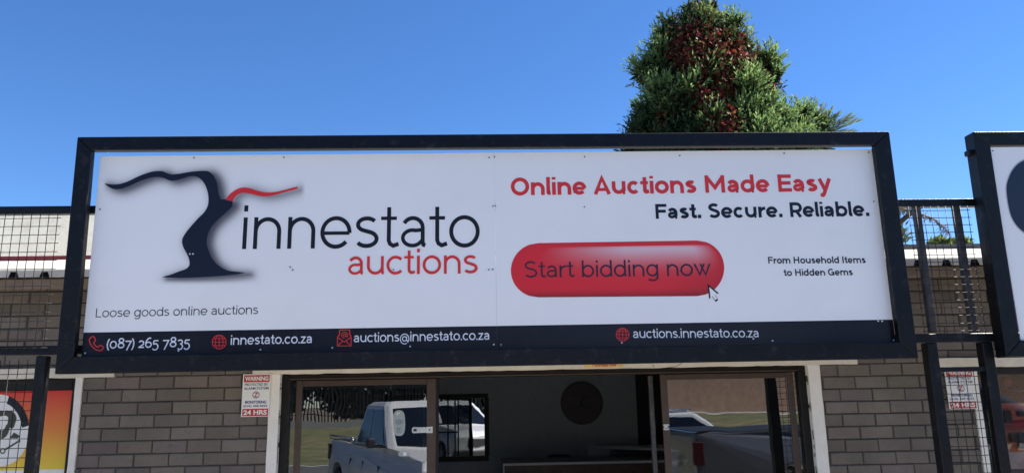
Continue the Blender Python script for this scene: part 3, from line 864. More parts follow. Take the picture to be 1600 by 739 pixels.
    px_strokes(m, [(527.5, 526), (530.6, 523), (530.6, 516.5), (531.8, 515.4), (545.6, 515.0), (546.6, 516.2), (546.6, 522.6), (548.6, 525.3)], 1.5, False, YPN, .0008, 1)
    px_strokes(m, [(528, 527), (538, 534.0), (548.2, 526.5)], 1.4, False, YPN, .0008, 2)
    px_strokes(m, [(528, 540), (535.4, 532.6)], 1.4, False, YPN, .0008, 3); px_strokes(m, [(548, 540), (540.6, 532.4)], 1.4, False, YPN, .0008, 4)
    px_strokes(m, arc(538.6, 523.2, 4.8, 4.6, 50, -270), 1.1, False, YPN, .0008, 5); px_strokes(m, arc(538.4, 523.4, 2.0, 2.1, 0, 350), 1.0, True, YPN, .0008, 6)
    px_strokes(m, [(540.7, 520.8), (540.8, 525.2), (543.2, 525.0)], 1.0, False, YPN, .0008, 7)
    m.build('envelope_icon', M['ink_red'], s, recalc=False)
    # fixing screws
    def screws(name, pts, r, mm):
        for (x, y) in pts:
            m = MB(); p = P(x, y, YPN); m.disc(p, r, r, YPN-.0042, YPN-.0002, 8); m.build(name, mm, s)
    screws('screw', [(764.3, 246.6), (772.4, 245.6), (913.5, 245.3), (1062, 243.5), (1225, 240), (1357, 238.5), (770, 322.5), (773.8, 322), (913, 323.5), (1365, 315), (443.5, 246.5), (303.3, 247.2),
                     (453.5, 417.4), (457.6, 421.6), (615, 421.5), (763.5, 421.5), (156.5, 327.2), (770, 421), (897, 301)], .0046, M['screw'])
    screws('screw', [(297, 396.8), (301.8, 396.8), (169.3, 238)], .005, M['screw_bright'])
    screws('screw', [(133.5, 551.5), (279, 547.8), (407, 546), (519.3, 543.2), (641, 541), (771.5, 538), (783, 538.6), (971.5, 535.3), (1207, 532.2), (1177, 529), (1372, 501.2), (1378, 501.5), (1396, 531.3), (783.0, 538)], .0052, M['screw_bright'])
    return s
main_sign()

def second_sign():
    p = P(1600, 557, YFR)
    s = thing('shop_sign', 'white sign in a black frame with a dark blue rounded shape, above the right window', 'sign', (p.x, YFR, p.z))
    out = [(1520.6, 206.0), (1720, 204.5), (1775, 553.5), (1572.7, 557.6)]
    inn = [(1547.8, 227.5), (1695, 226.3), (1745, 529), (1594, 531.5)]
    frame_mesh(out, inn, YFR, YFR+.10).build('frame', M['black_steel'], s, bevel=.004)
    m = MB(); q = [P(*a, YFR+.012) for a in ((1546.5, 230.5), (1700, 229), (1752, 535), (1596, 538))]
    m.hexa(q, [a+Vector((0, .004, 0)) for a in q]); m.build('panel', M['vinyl'], s)
    Y2 = YFR+.012
    shp = [(1572.5, 296), (1576.5, 277), (1585, 262), (1598, 252), (1618, 248), (1700, 247), (1703, 366), (1640, 371), (1612, 369), (1596, 360), (1584, 346), (1577, 328)]
    big = smooth_closed(shp, 5); c = np.mean(big, 0)
    m = MB(); m.poly([P(*(c+(np.array(a)-c)*1.035), Y2)-Vector((0, .0008, 0)) for a in big]); m.build('halo_print', mat('halo', (.42, .43, .50), .4), s, recalc=False)
    m = MB(); m.poly([P(*a, Y2)-Vector((0, .0016, 0)) for a in big]); m.build('rounded_print', mat('ink_slate', (.006, .011, .032), .4), s, recalc=False)
    m = MB(); a = P(1513.5, 239.5, YFR+.05); m.box(a.x-.012, a.x+.03, YFR+.03, YFR+.08, a.z-.017, a.z+.017); m.build('bracket', M['black_steel'], s, bevel=.003)
    m = MB(); a = P(1551, 236, Y2); m.disc(a, .004, .004, Y2-.004, Y2, 8); m.build('screw', M['screw'], s)
second_sign()

# ================================================================== STEEL SCREEN THE SIGNS HANG ON
YS = -.70
def screen():
    p = P(760, 540, YS)
    s = thing('steel_screen', 'black square tube security screen with wire mesh that carries the signs', 'security screen', (p.x, YS, 0))
    a, b = P(-60, 328.8, YS), P(104, 327.8, YS); m = MB(); c0, d0 = P(1403, 316.3, YS), P(1546, 315.6, YS)
    m.bar(P(-80, 329.2, YS), P(1620, 315.2, YS), .050, .05); m.build('beam', M['black_steel'], s, bevel=.003)
    m = MB(); m.bar(P(-80, 548.6, YS), P(1640, 525.4, YS), .054, .05); m.build('beam', M['black_steel'], s, bevel=.003)
    zlo = Z(65, 548, YS)-.03; zl2 = Z(1500, 527, YS)-.03
    for px, wd in ((64.0, .064),):
        x = X(px, 560, YS); m = MB(); m.box(x-wd/2, x+wd/2, YS+.001, YS+.055, -.03, zlo); m.build('post', M['black_steel'], s, bevel=.004)
    for px in (1457, 1544.0):
        x = X(px, 540, YS); m = MB(); m.box(x-.033, x+.033, YS+.001, YS+.075, -.03, zl2); m.build('post', M['black_steel'], s, bevel=.004)
    # uprights behind the upper mesh
    for (p0, p1) in (((1433, 322), (1459.5, 519)), ((1497.5, 322), (1521, 519))):
        A, B = P(*p0, YS+.02), P(*p1, YS+.02); m = MB()
        m.box((A.x+B.x)/2-.024, (A.x+B.x)/2+.018, YS+.012, YS+.05, B.z, A.z); m.build('post', M['grey_steel'], s, bevel=.003)
    m = MB(); z = Z(1504, 576.3, YS); m.box(X(1463, 576, YS), X(1543, 576, YS), YS+.01, YS+.045, z-.014, z+.014); m.build('crossbar', M['black_steel'], s, bevel=.002)
    for px in (1547, 1395):
        x = X(1547, 540, YS+.05)
    def mesh(x0, x1, z0, z1, Y, step, xs=None):
        m = MB(); r = .0023
        n = int(round((x1-x0)/step))
        for i in range(n+1):
            x = x0+i*step; bow = random.uniform(-.002, .002)
            m.tube([(x, Y, z0), (x+bow, Y, (z0+z1)/2), (x, Y, z1)], r, 5)
        k = int((z1-z0)/step); 
        for j in range(k+1):
            z = z1-.03-j*step
            if z < z0: break
            m.tube([(x0-.012, Y-.0038, z), ((x0+x1)/2, Y-.0038, z+random.uniform(-.002, .002)), (x1+.012, Y-.0038, z)], r, 5)
        m.build('wire_mesh', M['wire'], s, smooth=True)
    ym = YS-.006
    mesh(X(-60, 440, ym), X(92, 350, ym), Z(50, 547, ym), Z(50, 334, ym), ym, .0535)
    xl = X(1420.5, 333, ym)
    mesh(xl, xl+8*.0485, Z(1475, 521, ym), Z(1475, 322, ym), ym, .0485)
    x = X(64.5, 560, YS)
    mesh(x-.040-8*.054, x-.048, .05, zlo-.02, YS+.03, .054)
    x0 = X(1457, 540, YS)+.045; x1 = X(1544, 540, YS)-.04
    mesh(x0, x0+5*.0525, .05, z-.014, YS+.03, .0525)
screen()

def open_gate():
    Y = -2.62; x0 = X(1215, 680, -Y+.06)
    t = thing('mesh_gate', 'black mesh gate panel on the pavement, mirrored at the edge of the glass door', 'gate', (x0, Y, -.03))
    m = MB(); m.box(x0-.05, x0+.05, Y-.05, Y+.05, -.03, 2.55); m.build('post', M['black_steel'], t, bevel=.004)
    m = MB(); m.box(x0+.05, x0+1.3, Y-.02, Y+.02, 2.45, 2.50); m.build('rail', M['black_steel'], t)
    m = MB(); m.box(x0+.05, x0+1.3, Y-.02, Y+.02, .10, .15); m.build('rail', M['black_steel'], t)
    m = MB()
    for x in np.arange(x0+.1, x0+1.3, .06): m.tube([(x, Y, .15), (x, Y, 2.45)], .003, 5)
    for z in np.arange(.2, 2.45, .06): m.tube([(x0+.05, Y-.006, z), (x0+1.3, Y-.006, z)], .003, 5)
    m.build('wire_mesh', M['wire'], t)
open_gate()

# ================================================================== SMALL SIGNS ON THE WALL
def warning_sign(c4, Y, label):
    tl, tr, br, bl = [P(*c, Y) for c in c4]
    cx = (tl.x+tr.x+bl.x+br.x)/4; cz = (tl.z+bl.z+tr.z+br.z)/4; W = ((tr-tl).length+(br-bl).length)/2; H = ((tl-bl).length+(tr-br).length)/2
    t = thing('warning_sign', label, 'sign', (cx, Y, cz), 'alarm warning signs')
    m = MB(); m.box(cx-W/2, cx+W/2, Y, Y+.003, cz-H/2, cz+H/2); m.build('plate', M['sign_plate'], t)
    def q(u0, u1, v0, v1, mb, off): mb.add([(cx+(u-.5)*W, Y-off, cz+(.5-v)*H) for u, v in ((u0, v0), (u1, v0), (u1, v1), (u0, v1))], [(3, 2, 1, 0)])
    for v0_, v1_ in ((.02, .19), (.815, .985)):
        m = MB(); q(.04, .965, v0_, v1_, m, .0005); m.build('red_band', M['sign_red'], t, recalc=False)
    def tx(s, v, h, wd, mm, bold, u=.5):
        b = MB(); font_text(b, s, (cx+(u-.5)*W, cz+(.5-v)*H), h*H, wd*W, Y-.0011, bold); b.build('lettering', mm, t, recalc=False)
    tx('WARNING', .105, .105, .84, M['sign_plate'], .035)
    tx('PROTECTED BY', .245, .062, .84, M['sign_blue'], .012); tx('ALARM SYSTEM', .335, .062, .88, M['sign_blue'], .012)
    tx('MONITORING', .66, .07, .76, M['sign_blue'], .03); tx('(018) 468 6022', .755, .06, .86, M['sign_blue'], .02)
    tx('24 HRS', .90, .115, .84, M['sign_plate'], .035)
    m = MB(); vs, fs = ribbon(arc(cx, cz+(.5-.49)*H, .115*W, .115*W, 0, 350), .022*W, True)
    m.add([(v.x, Y-.0008, v.y) for v in vs], fs); m.build('ring', M['sign_blue'], t, recalc=False)
    m = MB(); c0 = cz+.01*H; e = .05*W
    for k, pts in enumerate(([(cx-e, c0+1.3*e), (cx+e, c0+1.3*e)], [(cx+e, c0+1.3*e), (cx-e, c0-1.3*e)], [(cx-e, c0-1.3*e), (cx+e, c0-1.3*e)])):
        vs, fs = ribbon(pts, .03*W, False); m.add([(v.x, Y-.0009-.0001*k, v.y) for v in vs], fs)
    m.build('emblem', M['sign_red'], t, recalc=False)
warning_sign([(380.5, 584.5), (424, 583.8), (419.3, 650), (376, 651)], -.022, 'red and white alarm warning plate on brick beside the left pier of the door')
warning_sign([(1477, 576), (1521.5, 575), (1525, 638), (1482, 639)], -.020, 'red and white alarm warning plate behind the wire mesh')

def notice():
    Y = -.021; A, B = P(913, 574.0, Y), P(974, 572.8, Y); zt = A.z+.12
    t = thing('notice_plate', 'small yellow notice plate with red capitals half hidden under the sign', 'notice', (A.x, Y, A.z))
    m = MB(); m.box(A.x, B.x, Y, Y+.003, A.z, zt); m.build('plate', M['plate_yellow'], t)
    m = MB(); C = P(943.5, 567.6, Y); font_text(m, 'VOORBEHOU', (C.x, C.z), .040, X(963, 568, Y)-X(924.5, 568, Y), Y-.001, .035)
    m.build('lettering', M['sign_red'], t, recalc=False)
notice()

# ================================================================== WINDOW POSTERS
def left_poster():
    Y = .062; xr = xLWR-.045; xl = X(-60, 650, Y); zt = zLW-.082; zb = Z(60, 733, Y)
    t = thing('poster', 'red to yellow poster with a white disc in the left shop window', 'poster', (xr-.3, Y, zb))
    m = MB(); n = 40
    for i in range(n):
        a, b = i/n, (i+1)/n; v = (a+b)/2
        c = np.array([.60, .030, .020])*(1-v)+np.array([.72, .50, .03])*v
        if v < .5: c = np.array([.60, .030, .020])*(1-v*2)+np.array([.66, .20, .035])*v*2
        else: c = np.array([.66, .20, .035])*(2-v*2)+np.array([.70, .52, .04])*(v*2-1)
        z1, z0 = zt+(zb-zt)*a, zt+(zb-zt)*b
        m.add([(xl, Y, z0), (xr, Y, z0), (xr, Y, z1), (xl, Y, z1)], [(0, 1, 2, 3)], tuple(c))
    m.build('gradient_print', M['print'], t, recalc=False)
    m = MB(); m.box(xl, xr, Y-.001, Y+.003, zb-.8, zb); m.build('sheet', M['sign_plate'], t)
    pr = lambda pts, off: [P(a, b, Y)-Vector((0, off, 0)) for a, b in pts]
    m = MB(); m.poly(pr(arc(0, 672, 46, 56, 0, 350), .001)); m.build('white_disc', M['sign_plate'], t, recalc=False)
    m = MB(); ring = arc(0, 672, 44, 54, 78, 20) if False else [(12+0, 0)]
    outer = [(46*math.cos(R(k)), 672-56*math.sin(R(k))) for k in range(8, 76, 4)]; inner = [(35*math.cos(R(k)), 674-46*math.sin(R(k))) for k in range(72, 4, -4)]
    m.poly(pr(outer+inner, .002)); m.build('arc_print', M['ink_black'], t, recalc=False)
    m = MB()
    m.poly(pr(smooth_closed([(-14, 641), (2, 641), (14, 641), (22, 644), (26, 652), (24, 661), (21, 668), (16, 668), (12, 662), (13, 652), (6, 649), (-14, 653)], 4), .002))
    m.poly(pr(smooth_closed([(-14, 668), (4, 672), (11, 662), (15, 666), (13, 676), (6, 684), (-14, 690)], 4), .0021))
    m.poly(pr([(15, 684), (22, 675), (32, 681), (28, 684)], .002))
    m.poly(pr([(36, 651), (40, 650), (35, 667), (33, 664)], .002))
    m.build('hair_motif', mat('ink_olive', (.035, .035, .022), .5), t, recalc=False)
    m = MB()
    px_strokes(m, [(8, 702), (29, 689)], 3.0, False, Y, .0022); px_strokes(m, arc(4.5, 704, 3.4, 3.6, 0, 350), 2.0, True, Y, .0022, 1); px_strokes(m, arc(30, 688.6, 1.6, 1.6, 0, 350), 1.2, True, Y, .0022, 2)
    m.build('spanner_motif', mat('ink_grey', (.07, .07, .065), .5), t, recalc=False)
left_poster()

def right_posters():
    Y = .16
    t = thing('window_display', 'orange and red display boards behind the glass of the right shop window', 'window display', (X(1590, 700, Y), Y, .25))
    x0, x1 = X(1562, 650, Y), X(1680, 650, Y)
    zs = [Z(1590, v, Y) for v in (629, 655, 672, 706, 732, 780)]
    cols = [(.85, .24, .12), (.45, .025, .03), (.82, .28, .08), (.80, .62, .54), (.12, .06, .09)]
    names = ['orange_panel', 'red_panel', 'orange_panel', 'pale_panel', 'dark_panel']
    for k in range(5):
        m = MB(); m.box(x0, x1, Y+.003*k, Y+.003*k+.01, zs[k+1], zs[k]); m.build(names[k], mat(names[k], cols[k], .5, 0, .35, 7), t)
    for a, b, c, d in ((1566, 1577, 640, 660), (1583, 1594, 675, 700), (1571, 1581, 676, 690), (1588, 1600, 642, 650)):
        m = MB(); m.box(X(a, 650, Y), X(b, 650, Y), Y-.03, Y-.005, Z(1590, d, Y), Z(1590, c, Y)); m.build('packet', mat('packet', (.12, .07, .03), .6, 0, .5, 20), t)
    t2 = thing('shelf', 'dark shelf with small goods behind the top of the right shop window', 'shelf', (X(1590, 610, .5), .5, .3))
    m = MB(); z = Z(1590, 612, .5); m.box(x0-.05, x1, .4, .8, z-.02, z); m.box(x0-.05, x1, .78, .80, .25, 2.2); m.build('board', M['room_dark'], t2)
    m = MB(); m.box(X(1579, 608, .5), X(1592, 608, .5), .42, .55, z, z+.012); m.build('white_tray', M['white_edge'], t2)
    m = MB(); m.disc((X(1569, 600, .5), 0, Z(1569, 598, .5)), .03, .03, .45, .5, 16); m.build('red_disc', M['sign_red'], t2)
right_posters()

# ================================================================== STICKERS ON THE DOOR
def stickers():
    Y = .0605
    film = bpy.data.materials.new('sticker_film'); film.use_nodes = True
    n = film.node_tree.nodes; l = film.node_tree.links; b = n['Principled BSDF']; b.inputs['Base Color'].default_value = (.55, .62, .60, 1); b.inputs['Roughness'].default_value = .5
    tr = n.new('ShaderNodeBsdfTransparent'); mx = n.new('ShaderNodeMixShader'); mx.inputs[0].default_value = .42
    l.new(tr.outputs[0], mx.inputs[1]); l.new(b.outputs[0], mx.inputs[2]); l.new(mx.outputs[0], n['Material Output'].inputs[0])
    def caps(cx, cy, rx, ry, n=40, pw=3.0):
        return [(cx+rx*math.copysign(abs(math.cos(t))**(2/pw), math.cos(t)), cy+ry*math.copysign(abs(math.sin(t))**(2/pw), math.sin(t))) for t in np.linspace(0, 2*math.pi, n, endpoint=False)]
    t = thing('sticker', 'tall oval frosted sticker on the left glass door', 'sticker', tuple(P(623.5, 660.5, Y)))
    m = MB(); m.slab([P(*p, Y) for p in caps(623.5, 660.5, 9.5, 20)], (0, .0006, 0)); m.build('film', film, t)
    m = MB()
    px_strokes(m, arc(623.5, 658.5, 5.2, 3.4, 0, 350), .8, True, Y, .001)
    for k, d in enumerate((0, 1.6, 3.2)): px_strokes(m, arc(620.5+d, 658.5, 1.6+d*.3, 2.2, 50, -50), .7, False, Y, .001, 1+k)
    px_strokes(m, [(619.5, 669), (627, 669)], .8, False, Y, .001, 5); px_strokes(m, [(620.5, 671.2), (626, 671.2)], .8, False, Y, .001, 6); px_strokes(m, [(618.5, 674.2), (627.5, 674.2)], .8, False, Y, .001, 7)
    m.build('print', M['sign_blue'], t, recalc=False)
    m = MB(); px_strokes(m, arc(622.6, 647, 2.2, 2.2, 150, 330), 1.0, False, Y, .001); m.build('print', M['sign_plate'], t, recalc=False)
    t = thing('sticker', 'small flat pale green oval sticker low on the left glass door', 'sticker', tuple(P(631.5, 708.5, Y)))
    m = MB(); m.slab([P(*p, Y) for p in caps(631.5, 708.6, 9.2, 3.9)], (0, .0006, 0)); m.build('film', film, t)
    m = MB(); m.poly([P(*p, Y)-Vector((0, .001, 0)) for p in arc(632.5, 708.5, 2.6, 2.8, 0, 350)]); m.build('print', M['sign_plate'], t, recalc=False)
stickers()

# ================================================================== INSIDE THE SHOP
def interior():
    y0 = 4.2; zt = Z(900, 721, y0); xa = X(785.5, 722, y0); xb = X(1075, 722, y0)
    t = thing('reception_counter', 'reception counter with dark wood front and white edged top inside the shop', 'counter', ((xa+xb)/2, y0, 0))
    m = MB(); m.box(xa+.02, xb, y0+.02, y0+.05, .05, zt-.03); m.build('front_panel', M['wood'], t)
    m = MB(); m.box(xa, xb, y0-.01, y0+.01, zt-.028, zt); m.box(xa, xa+.02, y0+.0101, y0+.05, .0, zt-.0285); m.build('edge_trim', M['white_edge'], t)
    m = MB(); m.box(xa, xb, y0+.0105, y0+.85, zt-.028, zt+.002); m.build('counter_top', M['counter_top'], t)
    m = MB(); m.box(xa, xa+.03, y0+.06, y0+.8, 0, zt-.029); m.build('end_panel', M['wood'], t)
    y1 = 5.15; z1 = Z(960, 697, y1)
    x0, x1 = X(923, 705, y1), X(1040, 705, y1)
    t = thing('desk', 'pale grey desk in the corner behind the counter', 'desk', ((x0+x1)/2, y1, 0))
    m = MB(); m.slab([(x0+.25, y1, z1), (x1, y1-.75, z1), (x1, y1+.3, z1), (x0, y1+.3, z1)], (0, 0, -.03)); m.build('desk_top', M['desk_top'], t)
    m = MB(); m.box(x0, x0+.3, y1+.28, y1+.30, 0, z1-.03); m.build('side_panel', M['desk_top'], t)
    m = MB(); m.box(x0+.3, x1, y1+.02, y1+.04, 0, z1-.031); m.build('front_panel', M['counter_top'], t)
    # chair behind the counter
    cx = X(873, 710, 5.2); zc = Z(873, 709.5, 5.2)
    t = thing('office_chair', 'black office chair whose backrest just shows above the counter', 'chair', (cx, 5.2, 0))
    m = MB(); m.slab([(cx+.22*math.copysign(abs(math.cos(a))**.5, math.cos(a)), 5.2, zc-.27+.27*math.copysign(abs(math.sin(a))**.5, math.sin(a))) for a in np.linspace(0, 2*math.pi, 32, endpoint=False)], (0, .06, 0)); m.build('backrest', M['plastic'], t, bevel=.01)
    m = MB(); m.box(cx-.24, cx+.24, 4.78+.30, 5.19, .46, .53); m.build('seat', M['plastic'], t, bevel=.02)
    m = MB(); m.tube([(cx, 5.13, .08), (cx, 5.13, .46)], .03, 10); m.build('column', M['chrome'], t)
    m = MB()
    for k in range(5):
        a = 2*math.pi*k/5; m.tube([(cx, 5.13, .09), (cx+.26*math.cos(a), 5.13+.26*math.sin(a), .05)], [.03, .018], 6)
    m.build('leg', M['plastic'], t)
    # round wall sign
    C = P(909, 628.8, RY-.02); rr = 32.5/FPX*(RY-CAM.y)*1.0
    t = thing('wall_disc', 'round black company sign on the dark wall inside', 'sign', (C.x, RY, C.z))
    m = MB(); m.disc(C, rr, rr, RY-.035, RY-.001, 64); m.build('disc', M['disc'], t)
    m = MB(); vs, fs = ribbon([(C.x+a, C.z+b) for a, b in arc(0, 0, rr*.94, rr*.94, 0, 350)], rr*.03, True); m.add([(v.x, RY-.037, v.y) for v in vs], fs); m.build('ring', M['disc_ink'], t, recalc=False)
    k = rr*1.05/ (BRANCH[0][0]-TREE[0][0]+100)
    to = lambda p: Vector((C.x+(p[0]-312)*k, RY-.0372, C.z+.12*rr-(p[1]-350)*k))
    m = MB(); m.poly([to(p) for p in TREE]); m.poly([to(p)-Vector((0, .0004, 0)) for p in BRANCH]); m.build('tree_emblem', M['disc_ink'], t, recalc=False)
    lettering('lettering', 'innestato', (887, 639.5), (930, 638.8), 12.0, .07, RY-.036, M['disc_ink'], t)
interior()

# ================================================================== TREES
def leaf_quads(base, direc, length, width, up=None):
    """diamond leaves: base (n,3), direc (n,3) unit; returns V (4n,3), F (n,4)"""
    n = len(base); rnd = rng.normal(size=(n, 3)); side = np.cross(direc, rnd); side /= np.linalg.norm(side, axis=1)[:, None]+1e-9
    L = length[:, None]; Wd = width[:, None]
    a = base; b = base+direc*L*.45+side*Wd*.5; c = base+direc*L; d = base+direc*L*.45-side*Wd*.5
    V = np.stack([a, b, c, d], 1).reshape(-1, 3); F = np.arange(4*n).reshape(n, 4)
    return V, F
def unit(v): return v/(np.linalg.norm(v, axis=-1, keepdims=True)+1e-9)

def conifer():
    Y0 = 11.0; D = Y0-CAM.y; ppm = FPX/D
    base = P(1110, 620, Y0); t = thing('conifer_tree', 'dense juniper-like conifer with rusty red creeper behind the sign', 'tree', (base.x, Y0, BZ))
    topz = Z(1093, 14, Y0)
    m = MB(); m.tube([(base.x, Y0, BZ), (base.x+.05, Y0, 4), (base.x-.05, Y0, 8), (P(1093, 20, Y0).x, Y0, topz-.3)], [.30, .24, .12, .03], 10); m.build('trunk', M['bark'], t, smooth=True)
    # (px, py, radius px, kind) clumps of the crown; light put into the colour: kind 0 shaded green, 1 sunlit green; 2 olive
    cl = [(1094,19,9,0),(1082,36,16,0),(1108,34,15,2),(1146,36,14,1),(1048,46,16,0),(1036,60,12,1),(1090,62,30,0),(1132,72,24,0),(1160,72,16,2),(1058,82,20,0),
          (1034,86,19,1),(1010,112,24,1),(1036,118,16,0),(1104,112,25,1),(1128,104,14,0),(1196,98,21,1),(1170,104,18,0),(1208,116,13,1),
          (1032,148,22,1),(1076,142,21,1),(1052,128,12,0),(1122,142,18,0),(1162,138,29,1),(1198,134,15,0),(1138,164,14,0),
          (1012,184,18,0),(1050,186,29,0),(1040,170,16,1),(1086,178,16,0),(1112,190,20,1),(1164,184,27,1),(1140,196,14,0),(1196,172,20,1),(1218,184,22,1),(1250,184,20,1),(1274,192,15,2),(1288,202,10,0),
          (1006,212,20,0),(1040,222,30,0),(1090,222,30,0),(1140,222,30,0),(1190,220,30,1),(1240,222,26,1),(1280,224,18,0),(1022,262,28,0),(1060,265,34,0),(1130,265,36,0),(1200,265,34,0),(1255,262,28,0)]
    ax = 1115
    Vs = []; Fs = []; Cs = []; nb = 0
    def push(V, F, C):
        nonlocal nb
        Vs.append(V); Fs.append(F+nb); Cs.append(C); nb += len(V)
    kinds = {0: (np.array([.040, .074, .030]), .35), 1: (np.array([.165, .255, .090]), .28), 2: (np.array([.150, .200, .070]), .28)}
    clumps = []
    for (px, py, r, k) in cl:
        half = 60+ (py/230)*110                     # crown half width at this height
        e = max(0, 1-((px-ax)/half)**2)
        for sgn in (-1, 1):
            depth = sgn*math.sqrt(e)*half*(.80 if k else .62)*random.uniform(.85, 1.0)/ppm
            c = P(px, py, Y0); c = Vector((c.x, Y0+depth, c.z)) if sgn > 0 else P(px, py, Y0+depth)
            clumps.append((np.array(c), r/ppm*(1.0 if sgn < 0 else 1.1), k))
            if e < .15: break
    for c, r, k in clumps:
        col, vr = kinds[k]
        ns = int(56*(r/.34)**1.8)+12
        dirs = unit(rng.normal(size=(ns, 3))); outw = unit(c-np.array([base.x, Y0, c[2]-.6]))
        dirs = unit(dirs+outw*.35+np.array([0, 0, .30]))
        tip = c+dirs*r*rng.uniform(.70, 1.10, (ns, 1)); axis = unit(dirs*1.0+np.array([0, 0, .55])+rng.normal(size=(ns, 3))*.18)
        L = rng.uniform(.26, .54, (ns, 1)); b0 = tip-axis*L*.5
        tone = rng.uniform(.75, 1.25, (ns, 1))
        for q in range(11):
            f = q/10
            bp = b0+axis*L*f
            dv = unit(axis*.8+rng.normal(size=(ns, 3))*.55*(1-f*.5))
            ln = rng.uniform(.10, .20, ns)*(1-.30*f); wd = rng.uniform(.026, .046, ns)
            V, F = leaf_quads(bp, dv, ln, wd)
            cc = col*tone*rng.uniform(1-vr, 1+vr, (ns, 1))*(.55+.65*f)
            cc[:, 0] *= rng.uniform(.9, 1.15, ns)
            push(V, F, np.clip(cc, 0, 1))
        # denser foliage inside the clump, the inner shade put into its dark colour
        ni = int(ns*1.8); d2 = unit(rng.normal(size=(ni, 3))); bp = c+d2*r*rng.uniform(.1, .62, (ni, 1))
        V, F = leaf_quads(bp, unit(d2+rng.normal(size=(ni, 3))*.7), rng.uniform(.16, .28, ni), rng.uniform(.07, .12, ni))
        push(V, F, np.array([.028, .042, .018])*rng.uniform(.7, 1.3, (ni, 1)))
    # dark brown sprays filling the core, its shade put into their colour
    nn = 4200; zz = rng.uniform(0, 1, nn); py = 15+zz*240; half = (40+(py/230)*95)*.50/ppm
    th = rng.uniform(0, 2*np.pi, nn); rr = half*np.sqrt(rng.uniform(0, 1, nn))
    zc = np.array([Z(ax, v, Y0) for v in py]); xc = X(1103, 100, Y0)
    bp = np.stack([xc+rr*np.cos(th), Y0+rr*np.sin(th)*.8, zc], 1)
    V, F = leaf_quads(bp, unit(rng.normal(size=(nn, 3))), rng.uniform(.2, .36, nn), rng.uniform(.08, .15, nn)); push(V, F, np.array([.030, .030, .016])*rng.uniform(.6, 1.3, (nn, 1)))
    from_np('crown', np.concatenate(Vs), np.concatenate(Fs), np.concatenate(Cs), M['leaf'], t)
    # limbs
    m = MB()
    for (c, r, k) in clumps[::2]: m.tube([(base.x, Y0, c[2]-.7), tuple(c*.5+np.array([base.x, Y0, c[2]-.4])*.5), tuple(c)], [.05, .035, .012], 6)
    m.build('limb', M['bark'], t)
    # the creeper
    cr = thing('creeper_vine', 'dark red creeper with hanging leaves growing over the conifer top', 'vine', (base.x, Y0-.5, BZ))
    Vs.clear(); Fs.clear(); Cs.clear(); nb = 0
    pt = [(1094,14,7,.7),(1083,26,11,.9),(1103,26,11,.9),(1064,40,15,1.1),(1088,44,22,2.0),(1068,64,20,1.6),(1054,74,14,.8),(1104,70,24,2.2),(1138,44,13,1.2),(1150,60,15,1.4),(1130,84,22,1.6),(1082,88,20,1.3),(1160,82,13,.8),
          (1116,56,18,1.3),(1120,98,14,.7),(1150,100,13,.6),(1176,80,9,.5),(1130,120,12,.6),(1092,134,10,.4),(1106,148,13,.8),(1126,166,17,1.5),(1120,192,14,1.0),(1136,180,12,.8),(1200,122,9,.7),(1206,136,7,.4),(1186,108,9,.4),(1041,130,8,.6),(1040,148,7,.35),(1098,142,7,.4),(1148,182,9,.3),(1034,166,8,.3),(1056,140,9,.4)]
    for (px, py, r, dn) in pt:
        half = 62+(py/230)*110; e = max(.05, 1-((px-ax)/half)**2)
        rm = r/ppm; dep = -math.sqrt(e)*half*.80/ppm-rm*.55; c = np.array(P(px, py, Y0+dep))
        n = int(235*dn)
        # short hanging strands of leaves
        ks = max(6, int(n/9)); st = c+rng.normal(size=(ks, 3))*np.array([rm*.62, rm*.35, rm*.55])
        for q in range(9):
            bp = st+np.array([0, 0, -.065*q])+rng.normal(size=(ks, 3))*.035
            V, F = leaf_quads(bp, unit(rng.normal(size=(ks, 3))*.6+np.array([0, -.25, -.7])), rng.uniform(.07, .115, ks), rng.uniform(.055, .085, ks))
            cc = np.array([.125, .022, .018])*rng.uniform(.5, 1.6, (ks, 1)); mix = rng.uniform(0, 1, (ks, 1)) < .10
            cc = np.where(mix, np.array([.26, .09, .03]), cc); mix = rng.uniform(0, 1, (ks, 1)) < .24
            cc = np.where(mix, np.array([.10, .125, .04]), cc); push(V, F, cc)
    lm = leafy(mat('creeper_leaf', (1, 1, 1), .6, vcol=True, spec=.25), .35)
    from_np('leaves', np.concatenate(Vs), np.concatenate(Fs), np.concatenate(Cs), lm, cr)
    m = MB()
    for (px, py, r, dn) in pt[:14]:
        c = P(px, py, Y0-.7); m.tube([(base.x+random.uniform(-.2, .2), Y0-.2, c.z-1.2), tuple((c+Vector((base.x, Y0, c.z-.4)))/2), tuple(c)], [.02, .015, .006], 5)
    m.build('stem', M['bark'], cr)
conifer()

